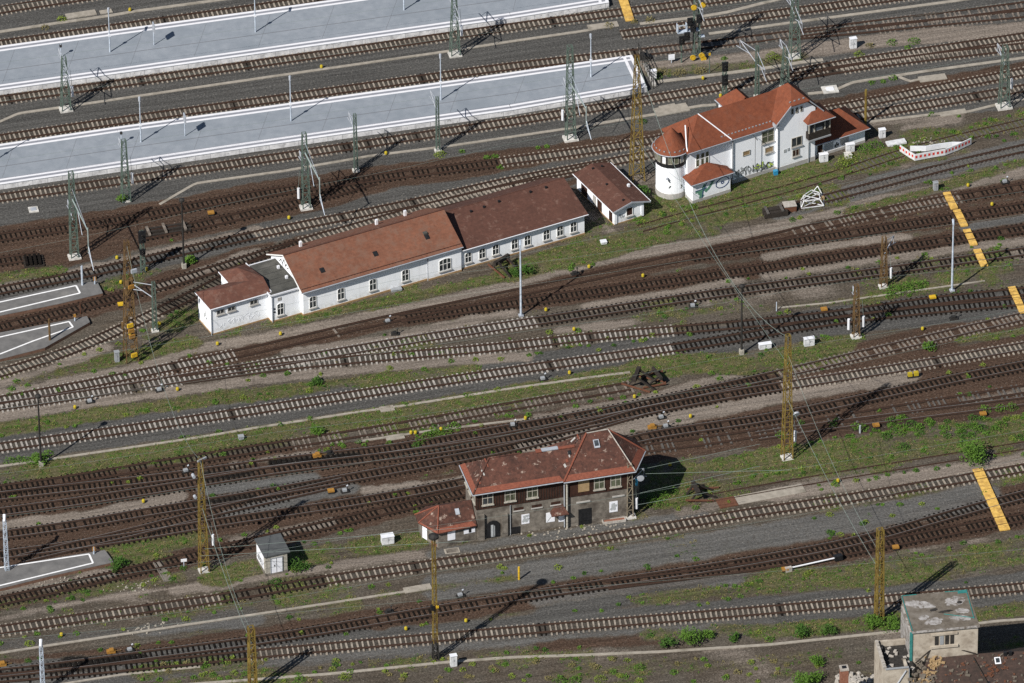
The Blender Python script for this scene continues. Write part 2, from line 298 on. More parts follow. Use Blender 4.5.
# ------------------------------------------------------------------ railway tracks (survey points, sleeper kinds up to an x, bed)
TR=[
('T1',[(-15,13),(0,10),(75,-1),(110,-6)],[(2000,'c')],'grey','pale sleeper track crossing the top left corner, farthest from the buildings'),
('T2',[(0,44.5),(128,26.5),(256,8.5),(300,2),(340,-4)],[(2000,'c')],'grey','pale sleeper track hugging the far edge of the upper grey platform'),
('T3',[(0,100.4),(128,83),(256,64.4),(384,46),(512,27.3),(632,11.5),(700,2.5),(740,-3)],[(2000,'c')],'grey','pale sleeper track along the near edge of the upper grey platform'),
('T3b',[(621,35),(690,26),(768,15.3),(860,3),(910,-4)],[(2000,'c')],'grey','pale sleeper track that starts on bare gravel beyond the short yellow crossing'),
('T4',[(0,139),(128,120),(256,102.5),(384,84.5),(512,66.5),(637,53.5),(768,38),(840,28.5),(940,17),(1024,6)],[(650,'c'),(2000,'o')],'grey','pale sleeper track on the far edge of the lower grey platform, past its end'),
('T4b',[(790,37),(850,32),(900,26.5),(1024,14.5)],[(2000,'o')],'grey','branch track leaving the track beyond the white sandy strip, upper right'),
('T5',[(0,198.5),(125,181),(256,161),(384,142),(512,122.5),(652,99.5),(768,79.5),(828,66),(900,55.5),(1024,37)],[(2000,'c')],'grey','long pale sleeper track along the near wall of the lower grey platform'),
('T5b',[(790,78),(825,72),(900,61),(1024,47)],[(2000,'c')],'grey','pale sleeper branch curving off the platform track behind the red roofed signal box'),
('T7',[(0,238),(70,228),(140,217),(256,194.5),(361,180),(481,165.5),(512,160.5),(580,153),(652,141),(740,126),(850,107),(900,96),(1024,72.5)],[(500,'d'),(2000,'c')],'brown','dark then pale track passing closely behind the red roofed signal box'),
('T7b',[(-10,264),(0,263),(20,260),(40,256)],[(2000,'d')],'brown','short dark stub track ending at a heap of old sleepers, left edge'),
('T8',[(143,236.5),(200,226),(256,213),(300,203.5),(340,192),(380,180)],[(2000,'d')],'brown','dark siding beginning beside the black lamp post and joining its neighbour'),
('T9',[(0,291),(100,272),(190,250),(256,235),(340,218.5),(428,201),(512,180),(575,170),(652,154.5),(740,138),(863,116),(940,103),(1024,89)],[(256,'d'),(2000,'c')],'grey','track directly behind the long white building, dark at its left end and pale beyond'),
('T10',[(0,328),(85,307),(140,292),(200,275),(256,257),(310,240),(370,224),(431,206),(470,197),(512,187),(560,175),(610,165)],[(300,'d'),(2000,'c')],'brown','dark track between the two small asphalt platforms at the left'),
('T11',[(0,374),(50,360),(95,343),(140,320),(165,310),(205,290),(250,264),(300,245)],[(160,'c'),(2000,'d')],'soil','track curving steeply past the rusty yellow lattice mast towards the white building'),
('T12a',[(0,407),(75,397),(160,383),(256,366.5),(331,354.5),(412,340),(512,325.5),(537,321.5),(587,314.5),(687,298),(768,287),(878,272.5),(968,260),(1024,252)],[(536,'w'),(2000,'d')],'soil','track with white sleepers left of the tall grey lamp and dark ones right of it'),
('T12b',[(180,381),(220,375.5),(256,369.5),(356,360),(440,353),(512,347.5),(587,337),(672,331),(768,323),(868,312),(903,304),(1024,292)],[(672,'w'),(2000,'d')],'soil','white sleeper track diverging from the pale switch left of centre'),
('T13',[(0,401),(100,383),(155,371),(200,362),(256,351),(306,338.5),(386,320),(456,306),(512,294.5),(575,281),(637,267),(700,254),(768,240),(800,231),(850,219),(943,200),(1024,187.5)],[(235,'w'),(790,'n'),(900,'o'),(960,'o'),(2000,'d')],'brown','rusty half buried track nearest the front of the long white building'),
('T13b',[(690,257),(730,251),(768,246),(800,241),(878,230),(940,220),(1024,207)],[(2000,'d')],'brown','dark track crossed by the second panel of the long yellow crossing'),
('T14',[(400,319),(450,312),(512,304.5),(575,295),(640,286),(768,268),(843,256),(940,242),(1024,229)],[(2000,'d')],'brown','dark track crossed by the third panel of the long yellow crossing'),
('T17',[(0,448),(128,430),(256,411),(384,391),(512,371.5),(592,360),(672,349),(732,340),(768,333),(810,324),(868,317),(940,309),(1024,302)],[(673,'w'),(2000,'d')],'grey','long single track with white sleepers on clean grey ballast across the left half'),
('T18',[(0,490),(80,479.5),(150,466),(205,458),(256,449.5),(310,442),(356,434),(416,425),(512,406.5),(580,395.5),(634,386)],[(290,'d'),(2000,'o')],'soil','weathered siding ending at the collapsed dark buffer stop'),
('T19',[(0,497),(67,489),(160,479.5),(205,472.5),(310,458),(375,453),(450,440),(540,424),(650,404),(718,389),(759,380),(830,363),(918,342),(1024,317)],[(780,'d'),(2000,'o')],'brown','upper of the two dark tracks running behind the dark brick signal box'),
('T20',[(0,513),(80,502.5),(160,490),(205,483),(250,474),(310,465.5),(380,459),(450,449),(548,434),(640,412),(718,397),(775,388),(836,378.5),(896,369.5),(1024,347)],[(782,'d'),(2000,'c')],'brown','lower dark track behind the dark brick signal box, pale sleepers right of the yellow mast'),
('T21',[(0,536),(78,526),(150,512),(197,505),(252,497),(310,485),(347,480),(394,470.5),(450,460.5),(508,450),(560,437),(610,422),(650,410)],[(2000,'d')],'brown','dark track under the sandy path at left, merging behind the old tiled roof'),
('T22',[(0,556),(100,543),(160,533.5),(210,524),(260,517),(310,510),(375,500),(430,490),(480,480),(560,462),(640,436),(687,430),(734,425),(781,417),(858,401),(936,383),(1024,366)],[(2000,'d')],'brown','dark track beside the asphalt platform at lower left, passing behind the dark brick signal box'),
('T22b',[(20,560),(60,550),(160,527),(197,515.5),(260,502),(310,490.5),(350,481)],[(2000,'d')],'brown','dark crossover linking two dark tracks behind the yellow lattice mast, lower left'),
('T23',[(0,602),(88,583),(160,565),(200,554),(256,542),(278,537),(331,525),(372,514),(430,501),(470,491),(520,478)],[(2000,'d')],'brown','dirt covered track passing just behind the small grey roofed hut'),
('T25',[(600,455),(656,448),(703,442),(757,435),(781,430),(850,418),(909,408),(1024,390)],[(2000,'n2')],'brown','rust brown track buried in dirt, above the grass field'),
('T25b',[(757,437),(830,426),(909,416.5),(1024,402)],[(2000,'n')],'brown','buried rusty track along the top of the grass field'),
('T26',[(708,499),(713,498),(790,484),(893,467),(1024,446)],[(2000,'n')],'none','overgrown track through the grass ending at a dark buffer stop'),
('T27',[(0,631),(100,616),(225,599),(256,593),(326,580),(420,567),(512,553.5),(640,532.4),(748,513.5),(860,498),(920,486.5),(980,477),(1024,469)],[(222,'c'),(328,'d'),(2000,'c')],'soil','track directly in front of the dark brick signal box'),
('T28',[(0,674),(60,668),(135,657),(250,643),(381,621),(430,611.5),(512,599),(607,584),(680,574),(756,561.5),(860,543),(968,510),(1024,496)],[(2000,'d')],'brown','dark track ending under the lower yellow crossing, upper of its pair'),
('T28b',[(607,586),(683,576.5),(743,569),(804,559.5),(860,550),(908,540),(968,527.5),(1024,518)],[(2000,'d')],'brown','dark branch beside the fallen white signal arm, lower right'),
('T30',[(0,679),(70,673),(135,667),(250,655.5),(384,643),(512,632),(640,621.5),(768,611),(898,599.5),(1024,588)],[(250,'d'),(2000,'c')],'ballast','nearest pale sleeper track on clean grey ballast, passing behind the ruined tower'),
('T31',[(640,229),(690,214),(768,195),(860,168),(890,155.5),(948,140.5),(1024,123)],[(850,'n'),(2000,'g')],'none','overgrown track in the grass in front of the red roofed signal box'),
('T32',[(780,211),(825,199.5),(918,175),(960,163),(1024,149)],[(2000,'g')],'light','grey siding ending at the rusty box and the white lattice frame'),
]
SLM={}
def sleeper_mesh(mat,w,top):
    b=MB(); L=1.28
    lo=[(-L,-w/2),(L,-w/2),(L,w/2),(-L,w/2)]
    k=.86
    b.add([(x,y,-.06) for x,y in lo]+[(x*.985,y*k,top) for x,y in lo],[(0,3,2,1),(4,5,6,7),(0,1,5,4),(1,2,6,5),(2,3,7,6),(3,0,4,7)])
    me=bpy.data.meshes.new('sleeper'); me.from_pydata(b.v,[],b.f); me.materials.append(M[mat]); return me,b
SL={'c':sleeper_mesh('sleeper_concrete',.235,.075),'w':sleeper_mesh('sleeper_pale',.255,.075),'d':sleeper_mesh('sleeper_wood',.235,.07),
    'g':sleeper_mesh('sleeper_grey',.27,.07),'o':sleeper_mesh('sleeper_worn',.27,.07)}
LINES={}; MASK=[]
taken=[]          # centres of sleepers laid so far
for k,(key,pts,segs,bed,label) in enumerate(TR):
    q=gline(pts,5.0 if len(pts)>3 else 1.0); LINES[key]=q
    mid=q[len(q)//2]; org=(float(mid[0]),float(mid[1]),0.0)
    ql=q-mid
    root=thing('railway_track',label,'railway track',org,0,'railway tracks across the yard')
    dz=.0013*k-(.135 if bed=='none' else 0)
    q1=resample(ql,1.0)
    if len(q1)<3: q1=ql
    prof=[(-.075,.06+dz),(.075,.06+dz),(.075,.09+dz),(.04,.115+dz),(.04,.225+dz),(-.04,.225+dz),(-.04,.115+dz),(-.075,.09+dz)]
    for sgn in (-1,1):
        ribbon(q1,sgn*.7535,prof).obj('rail','rail_rust',root)
        if bed!='none': ribbon(q1,sgn*.7535,[(-.15,0),(.15,0),(.135,.082+dz),(-.135,.082+dz)]).obj('rail_base','rail_stain',root)
    runs=[];cur=[]
    for p_ in q1:
        pxx=P(p_[0]+mid[0],p_[1]+mid[1])[0]
        if [s_ for x_,s_ in segs if pxx<x_][0] in 'cw': cur.append(p_)
        else:
            if len(cur)>3: runs.append(np.array(cur))
            cur=[]
    if len(cur)>3: runs.append(np.array(cur))
    for ru in runs: strip(ru,0,1.5,.006+dz).obj('stained_ballast','track_ballast',root)
    if key in ('T19','T20','T21','T22','T22b','T25b','T28','T12a'):
        for sgn in (-1,1): ribbon(q1,sgn*.7535,[(-.03,.22+dz),(.03,.22+dz),(.026,.229+dz),(-.026,.229+dz)]).obj('running_surface','rail_head',root)
    # sleepers
    c=resample(q,.63 if key!='T27' else .7,.15+.2*random.random()); d,n=normals(c)
    rows=[]
    T=np.array(taken) if taken else np.zeros((0,2))
    for i in range(len(c)):
        px,py=P(c[i,0],c[i,1])
        kind=[s for x,s in segs if px<x][0]
        if kind=='n' : 
            if random.random()<.995: continue
            kind='o'
        if kind=='n2':
            if random.random()<.45: continue
            kind='g'
        if kind=='o' and random.random()<.18: continue
        if kind=='d' and random.random()<.05: continue
        if kind in 'cw' and random.random()<.02: kind='d'
        if kind in 'cw' and random.random()<.03: kind='o'
        if len(T) and np.min((T[:,0]-c[i,0])**2+(T[:,1]-c[i,1])**2)<1.15**2: continue
        a=math.atan2(n[i,1],n[i,0])+rng.normal(0,.02)
        if px<-12 or px>1036 or py<-8 or py>690: vis=False
        else: vis=True
        rows.append((vis,py,float(c[i,0])-org[0]+rng.normal(0,.02),float(c[i,1])-org[1],a,kind)); taken.append((c[i,0],c[i,1]))
    rows.sort(key=lambda r:(not r[0],-r[1]))
    for r in rows[:100]:
        o=bpy.data.objects.new('sleeper',SL[r[5]][0]); COL.objects.link(o); o.parent=root
        o.location=(r[2],r[3],max(dz,-.05)); o.rotation_euler=(0,0,r[4]); o.scale=(rng.uniform(.95,1.03),rng.uniform(.7,1.1),rng.uniform(.75,1.02))
    rest={}
    for r in rows[100:]:
        rest.setdefault(r[5],[]).append(r)
    for kd,rs in rest.items():
        b=MB(); src=SL[kd][1]
        for r in rs:
            ca,sa=math.cos(r[4]),math.sin(r[4])
            b.add([(r[2]+x*ca-y*sa,r[3]+x*sa+y*ca,z+max(dz,-.05)) for x,y,z in src.v],src.f)
        mt={'c':'sleeper_concrete','w':'sleeper_pale','d':'sleeper_wood','g':'sleeper_grey','o':'sleeper_worn'}[kd]
        b.obj('sleepers',mt,root)['kind']='stuff'
# ------------------------------------------------------------------ the ground: one sheet whose soil, ballast, sand and turf are mapped where they lie
# channels: 1 grey ballast 2 pale gravel 3 brown dirt 4 sand 5 turf 6 oil
PO,ST='poly','line'
Z=[
(PO,1,[(-90,-90),(1130,-90),(1130,90),(1024,107),(930,118),(870,126),(700,162),(600,182),(460,208),(300,247),(256,242),(256,191),(150,205),(0,227),(-90,238)],.97),
(PO,3,[(-60,240),(0,230),(150,206),(256,193),(330,181),(330,196),(256,217),(160,243),(100,260),(0,284),(-60,296)],.9),
]
def trk(key): return ('trk',key)
for key,pts,segs,bed,label in TR:
    ch={'grey':1,'brown':3,'soil':0,'light':2,'ballast':1,'none':None}[bed]
    if ch is not None: Z.append((ST,ch,2.4 if bed in('grey','ballast') else 2.7 if key in ('T19','T20','T21','T22','T22b','T7','T8','T25','T25b','T10','T28') else 2.0,trk(key),.92))
Z+=[
# grey ballast strips again where main lines lie
(ST,1,2.1,[(256,235),(340,218.5),(428,201),(512,180),(575,170),(652,154.5)],.9),
(ST,1,3.2,trk('T17'),.9),(ST,1,3.0,trk('T30'),.9),(ST,2,.9,[(0,683),(135,672),(250,664),(396,650),(512,643),(640,633),(768,622)],.75),
(ST,3,1.2,[(540,648),(600,643),(664,639)],.8),
(ST,2,2.6,[(440,588),(560,570),(640,556),(740,540),(860,520),(980,496)],.75),(ST,2,1.5,[(540,600),(640,590),(768,578)],.7),
(ST,1,1.6,[(520,628),(560,610),(640,598),(700,592)],.8),
(ST,2,1.1,[(205,490),(250,485),(310,478)],.95),(ST,2,1.0,[(228,513),(310,498),(350,489)],.95),(ST,2,.8,[(968,228),(1024,218)],.95),
(ST,2,1.2,[(140,632),(190,626),(256,620)],.8),(ST,1,1.0,[(0,645),(110,634),(250,610)],.6),
# sand and pale tracks
(ST,4,.8,[(0,287),(100,266),(160,251),(256,230)],.9),(ST,4,.8,[(155,289),(200,272),(256,252)],.85),
(ST,4,.9,[(0,384),(50,370),(105,347)],.9),(ST,4,.9,[(0,393),(90,376),(170,359)],.9),
(ST,4,1.0,[(0,417),(75,406),(160,394),(256,380),(396,366),(525,356)],.95),
(ST,4,.9,[(286,354),(376,341),(406,333),(512,312),(562,330),(640,320)][:4],.9),(ST,4,.8,[(562,331),(640,320)],.85),
(ST,4,1.15,[(175,353),(215,345.5),(256,338.5),(300,330.5),(350,320),(400,309),(450,298.5),(512,284.5),(587,262),(652,251),(697,243),(768,229),(843,211),(918,191),(943,187),(1024,172)],.8),
(ST,4,.65,[(587,214),(612,233),(657,247)],.8),
(ST,4,.9,[(587,307),(662,296),(737,281)],.85),(ST,4,.7,[(768,257),(843,244),(908,236)],.9),(ST,4,.8,[(768,276),(868,261),(968,248),(1024,241)],.8),
(ST,4,1.7,[(640,68),(700,64),(768,57),(818,49),(888,40),(1024,28)],.95),
(ST,4,.8,[(536,417),(650,397),(700,383),(740,374)],.75),(ST,4,1.4,[(528,446),(650,422),(695,414),(781,397),(830,389),(908,376)],.85),
(ST,4,.9,[(0,526),(80,516),(160,500),(180,496)],.95),(ST,4,.5,[(235,465),(275,459),(320,451)],.8),(ST,4,.5,[(366,491),(416,484),(465,477)],.95),
(ST,4,.9,[(235,541),(290,530),(330,522)],.7),
(ST,4,.85,[(175,591),(230,582),(256,578),(310,569),(361,561),(431,554)],.95),(ST,2,.9,[(431,554),(520,540),(640,522),(700,514)],.8),
(ST,4,.9,[(0,592),(75,580),(110,571)],.75),(ST,4,.6,[(0,619),(60,606),(140,592),(190,587)],.8),
(ST,4,1.4,[(778,494),(893,479),(975,467),(1024,458)],.85),(ST,4,.7,[(680,512),(740,500),(778,495)],.6),
(ST,4,.8,[(905,128),(955,120)],.8),(ST,4,.7,[(870,124),(960,116)],.6),(ST,4,.5,[(965,402),(1024,390)],.6),
(ST,4,.5,[(100,617),(150,612)],.7),(ST,4,.7,[(870,190),(915,180)],.5),
# turf
(ST,5,1.4,[(0,430),(128,410),(256,393.5),(406,377),(470,371)],.8),
(ST,5,1.9,[(0,477),(128,457),(256,437),(381,417),(512,395),(637,371),(700,364),(768,358),(840,344)],.8),
(ST,5,2.0,[(640,368),(700,362),(768,366),(830,352)],.8),
(PO,5,[(640,508),(660,478),(684,467),(768,447),(860,436),(928,424),(1035,412),(1035,440),(983,448),(893,464),(800,479),(720,489),(680,507)],.85),
(ST,5,1.0,[(266,325),(416,296.5),(512,274)],.85),(ST,5,2.4,[(512,271),(612,245),(660,231),(702,218),(768,204),(830,196)],.8),
(ST,5,2.3,[(640,215),(700,205),(768,182),(840,166),(900,155)],.8),(ST,5,1.8,[(870,165),(930,142),(1024,118)],.55),(ST,5,.9,[(850,212),(940,188),(1024,160)],.6),
(ST,5,1.2,[(570,235),(600,225),(650,205)],.7),(ST,5,1.7,[(168,326),(200,310)],.8),(ST,5,1.4,[(105,362),(150,352),(190,342)],.8),(ST,5,.9,[(20,382),(60,372)],.6),
(ST,5,1.0,[(0,278),(60,270)],.6),(ST,5,1.4,[(110,285),(135,280)],.6),
(ST,5,1.3,[(112,550),(150,544),(195,538)],.8),(ST,5,1.3,[(120,560),(160,557)],.5),(ST,5,1.7,[(215,577),(255,568)],.85),(ST,5,1.8,[(292,561),(340,551),(416,540)],.85),
(ST,5,1.0,[(0,605),(60,596),(180,580)],.45),(ST,5,.8,[(60,624),(160,612),(256,602)],.45),
(ST,5,2.6,[(768,581),(868,575),(968,560),(1030,549)],.6),(ST,5,1.4,[(760,633),(880,622),(905,618)],.75),(ST,5,1.3,[(975,616),(1030,606)],.75),
(ST,5,1.2,[(650,635),(760,628)],.4),(ST,5,1.2,[(640,600),(740,589)],.6),(ST,5,.6,[(380,596),(470,583),(512,578)],.5),
(ST,5,1.6,[(140,672),(200,666),(250,661)],.5),(ST,5,1.6,[(640,667),(760,662),(860,652)],.25),(ST,5,1.2,[(560,676),(640,670)],.4),
(ST,5,1.3,[(864,300),(905,286),(960,275)],.6),(ST,5,1.0,[(885,293),(915,284)],.9),(ST,5,.8,[(768,308),(860,300),(950,285)],.4),(ST,5,1.0,[(640,318),(760,308)],.3),
(ST,5,.7,[(960,340),(1024,331)],.7),(ST,5,1.2,[(655,72),(768,64),(800,56)],.45),(ST,5,1.3,[(640,205),(700,200)],.6),
# oil
(ST,6,.9,[(205,477),(250,473)],.9),(ST,6,.8,[(275,464),(300,461),(355,456)],.9),(ST,6,1.3,[(72,664),(137,657)],.9),(ST,6,.8,[(200,503),(250,497)],.7),(ST,6,.6,[(284,488),(320,483)],.7),
(ST,6,1.2,[(860,428),(905,421)],.5),(ST,6,.9,[(148,233),(185,226)],.6),(ST,6,.9,[(0,675),(60,668)],.6),
]
X0,X1,Y0,Y1=-84,84,-96,98; STEP=.36
nx,ny=int((X1-X0)/STEP)+1,int((Y1-Y0)/STEP)+1
gx,gy=np.meshgrid(np.linspace(X0,X1,nx),np.linspace(Y0,Y1,ny)); GX,GY=gx.ravel(),gy.ravel()
W=np.zeros((len(GX),7),np.float32); W[:,0]=1
def vn(s,seed):                             # smooth value noise for uneven borders
    r=np.random.default_rng(seed); n=64; t=r.random((n,n)); x=GX/s; y=GY/s
    xi=np.floor(x).astype(int); yi=np.floor(y).astype(int); fx=x-xi; fy=y-yi; fx=fx*fx*(3-2*fx); fy=fy*fy*(3-2*fy)
    a=t[xi%n,yi%n]*(1-fx)+t[(xi+1)%n,yi%n]*fx; b=t[xi%n,(yi+1)%n]*(1-fx)+t[(xi+1)%n,(yi+1)%n]*fx
    return a*(1-fy)+b*fy-.5
JIT=vn(2.6,1)*1.1+vn(.9,2)*.8
PATCH=vn(5.0,3)+.6*vn(1.7,4)
def dist(q):
    m=(GX>q[:,0].min()-6)&(GX<q[:,0].max()+6)&(GY>q[:,1].min()-6)&(GY<q[:,1].max()+6)
    ix=np.nonzero(m)[0]; x,y=GX[ix],GY[ix]; best=np.full(len(ix),1e9)
    for a,b in zip(q[:-1],q[1:]):
        d=b-a; L=d@d+1e-9; t=np.clip(((x-a[0])*d[0]+(y-a[1])*d[1])/L,0,1)
        best=np.minimum(best,(x-a[0]-t*d[0])**2+(y-a[1]-t*d[1])**2)
    return ix,np.sqrt(best)
def inside(poly):
    p=np.array([G(*v)[:2] for v in poly]); r=np.zeros(len(GX),bool)
    x,y=GX+JIT*.6,GY+JIT*.8
    for a,b in zip(p,np.roll(p,-1,0)):
        c=((a[1]>y)!=(b[1]>y)); r^=c&(x<(b[0]-a[0])*(y-a[1])/(b[1]-a[1]+1e-12)+a[0])
    return np.nonzero(r)[0]
for z in Z:
    if z[0]==PO: ix=inside(z[2]); a=np.full(len(ix),z[3],np.float32); ch=z[1]
    else:
        _,ch,hw,pts,stg=z
        q=LINES[pts[1]][::6] if pts[0]=='trk' else gline(pts,1.0,14,1.5)
        ix,dd=dist(q)
        dd=dd+JIT[ix]*(.55 if pts[0]=='trk' else .6)
        sw=.35 if pts[0]=='trk' else .55; a=np.clip((hw+sw-dd)/(2*sw),0,1); a=(a*a*(3-2*a)*stg).astype(np.float32)
    if ch==5: a=np.clip(a*(1.12+1.4*PATCH[ix]),0,1)
    if ch==6: a=np.clip(a*(1+.8*PATCH[ix]),0,1)
    W[ix]*=(1-a)[:,None]; W[ix,ch]+=a
sp=np.clip(1.5*(vn(6.5,11)+.7*vn(2.1,12)+.35*vn(.8,13))-.02,0,.8)*W[:,0]
W[:,0]-=sp; W[:,5]+=sp
sp=np.clip(1.6*(vn(9,21)+.6*vn(2.6,22))-.28,0,.6)*W[:,0]
W[:,0]-=sp; W[:,4]+=sp
me=bpy.data.meshes.new('ground'); 
vv=np.stack([GX,GY,np.zeros_like(GX)],1).astype(np.float32)
idx=np.arange(nx*ny).reshape(ny,nx); F=np.stack([idx[:-1,:-1],idx[:-1,1:],idx[1:,1:],idx[1:,:-1]],-1).reshape(-1,4)
me.vertices.add(len(vv)); me.vertices.foreach_set('co',vv.ravel())
me.loops.add(F.size); me.loops.foreach_set('vertex_index',F.ravel().astype(np.int32))
me.polygons.add(len(F)); me.polygons.foreach_set('loop_start',(np.arange(len(F))*4).astype(np.int32)); me.update(calc_edges=True)
for nm,ch in (('zone_a',(1,2,3)),('zone_b',(4,5,6))):
    at=me.attributes.new(nm,'FLOAT_COLOR','POINT'); a=np.ones((len(vv),4),np.float32)
    for i,c in enumerate(ch): a[:,i]=W[:,c]
    at.data.foreach_set('color',a.ravel())
m,nt,b=_mat('yard_ground'); v=coord(nt,'World')
na,nb=N(nt,'ShaderNodeAttribute',attribute_name='zone_a'),N(nt,'ShaderNodeAttribute',attribute_name='zone_b')
sa,sb=N(nt,'ShaderNodeSeparateColor'),N(nt,'ShaderNodeSeparateColor')
nt.links.new(na.outputs['Color'],sa.inputs[0]); nt.links.new(nb.outputs['Color'],sb.inputs[0])
n1=noise(nt,1.6,5,.7,v); n2=noise(nt,4.5,5,.75,v); n3=noise(nt,.14,4,.6,v); n4=noise(nt,3.4,4,.85,v)
edge=mth(nt,'ADD',mth(nt,'MULTIPLY',mth(nt,'SUBTRACT',n1,.5),1.5),mth(nt,'MULTIPLY',mth(nt,'SUBTRACT',n2,.5),1.3))
def fac(s,k=1.0):   # sharpen a zone's weight with fine noise so its border frays
    x=mth(nt,'ADD',s,mth(nt,'MULTIPLY',edge,mth(nt,'MULTIPLY',mth(nt,'MULTIPLY',s,mth(nt,'SUBTRACT',1.0,s)),3.2*k)))
    mr=N(nt,'ShaderNodeMapRange',interpolation_type='SMOOTHSTEP'); mr.inputs[1].default_value=.14; mr.inputs[2].default_value=.86
    nt.links.new(x,mr.inputs[0]); return mr.outputs[0]
def stones(d,m_,l,p=(.33,.5,.68)):
    d,m_,l=[tuple(x*.71 for x in q) for q in (d,m_,l)]
    return ramp(nt,mth(nt,'ADD',mth(nt,'MULTIPLY',n4,.65),mth(nt,'MULTIPLY',n2,.35)),[(p[0],d),(p[1],m_),(p[2],l)])
soil=mix(nt,ramp(nt,n3,[(.4,(0,0,0)),(.62,(1,1,1))]),stones((.030,.023,.017),(.103,.083,.063),(.25,.21,.165)),stones((.038,.032,.025),(.122,.106,.085),(.28,.245,.20)))
grey=mix(nt,mth(nt,'MULTIPLY',n3,.5),stones((.036,.035,.033),(.100,.097,.091),(.215,.21,.198)),stones((.046,.045,.042),(.116,.113,.106),(.23,.225,.213)))
pale=stones((.062,.061,.058),(.148,.145,.138),(.275,.268,.255))
brown=mix(nt,n1,stones((.015,.008,.005),(.074,.042,.028),(.20,.125,.088)),stones((.024,.015,.010),(.100,.066,.047),(.24,.17,.125)))
sand=mix(nt,n1,stones((.14,.113,.092),(.315,.265,.222),(.53,.46,.40)),stones((.09,.075,.061),(.225,.190,.158),(.42,.365,.31)))
gfac=ramp(nt,noise(nt,.9,5,.7,v),[(.42,(0,0,0)),(.60,(1,1,1))])
turf=mix(nt,gfac,stones((.045,.041,.018),(.138,.124,.062),(.29,.25,.145)),stones((.032,.052,.012),(.094,.118,.032),(.19,.21,.07)))
oil=stones((.006,.006,.006),(.014,.013,.012),(.034,.03,.027))
DIM=1
c=mix(nt,fac(sa.outputs[0]),soil,grey); c=mix(nt,fac(sa.outputs[1]),c,pale); c=mix(nt,fac(sa.outputs[2]),c,brown)
c=mix(nt,fac(sb.outputs[0]),c,sand); c=mix(nt,fac(sb.outputs[1],1.3),c,turf); c=mix(nt,fac(sb.outputs[2]),c,oil)
rot=N(nt,'ShaderNodeMapping'); rot.vector_type='POINT'; rot.inputs['Rotation'].default_value=(0,0,R(-14)); nt.links.new(v,rot.inputs['Vector'])
stk=noise(nt,1.0,5,.65,stretched(nt,rot.outputs[0],(.05,1.5,1))); c=mix(nt,1.0,c,c)
hs=N(nt,'ShaderNodeHueSaturation'); nt.links.new(c,hs.inputs['Color']); nt.links.new(mth(nt,'ADD',mth(nt,'MULTIPLY',stk,1.5),.18*1.0),hs.inputs['Value']); c=hs.outputs[0]
pb=noise(nt,5.2,2,.5,v); c=mix(nt,mth(nt,'MULTIPLY',ramp(nt,pb,[(.66,(0,0,0)),(.72,(1,1,1))]),.55),c,(.36,.33,.29))
dk=noise(nt,.55,5,.7,v); c=mix(nt,mth(nt,'MULTIPLY',ramp(nt,dk,[(.58,(0,0,0)),(.72,(1,1,1))]),.5),c,(.035,.030,.025))
nt.links.new(c,b.inputs['Base Color']); b.inputs['Roughness'].default_value=.95; b.inputs['Specular IOR Level'].default_value=.12
bump(nt,b,mth(nt,'ADD',n4,mth(nt,'MULTIPLY',n1,.8)),.9,.09); M['yard_ground']=m
me.materials.append(m); go=bpy.data.objects.new('ground',me); COL.objects.link(go); struct(go)
m2,nt2,b2=_mat('far_ground'); b2.inputs['Roughness'].default_value=.95
nt2.links.new(ramp(nt2,noise(nt2,.02,6,.6,coord(nt2,'World')),[(.35,(.075,.07,.06)),(.65,(.12,.11,.09))]),b2.inputs['Base Color']); M['far_ground']=m2
bb=MB(); Rr=4000
for (a0,b0,a1,b1) in ((-Rr,-Rr,Rr,Y0),(-Rr,Y1,Rr,Rr),(-Rr,Y0,X0,Y1),(X1,Y0,Rr,Y1)):
    bb.add([(a0,b0,0),(a1,b0,0),(a1,b1,0),(a0,b1,0)],[(0,1,2,3)])
struct(bb.obj('terrain','far_ground'))
def wat(x,y,ch):
    i=int(round((x-X0)/(X1-X0)*(nx-1))); j=int(round((y-Y0)/(Y1-Y0)*(ny-1)))
    return float(W[j*nx+i,ch]) if 0<=i<nx and 0<=j<ny else 0.0
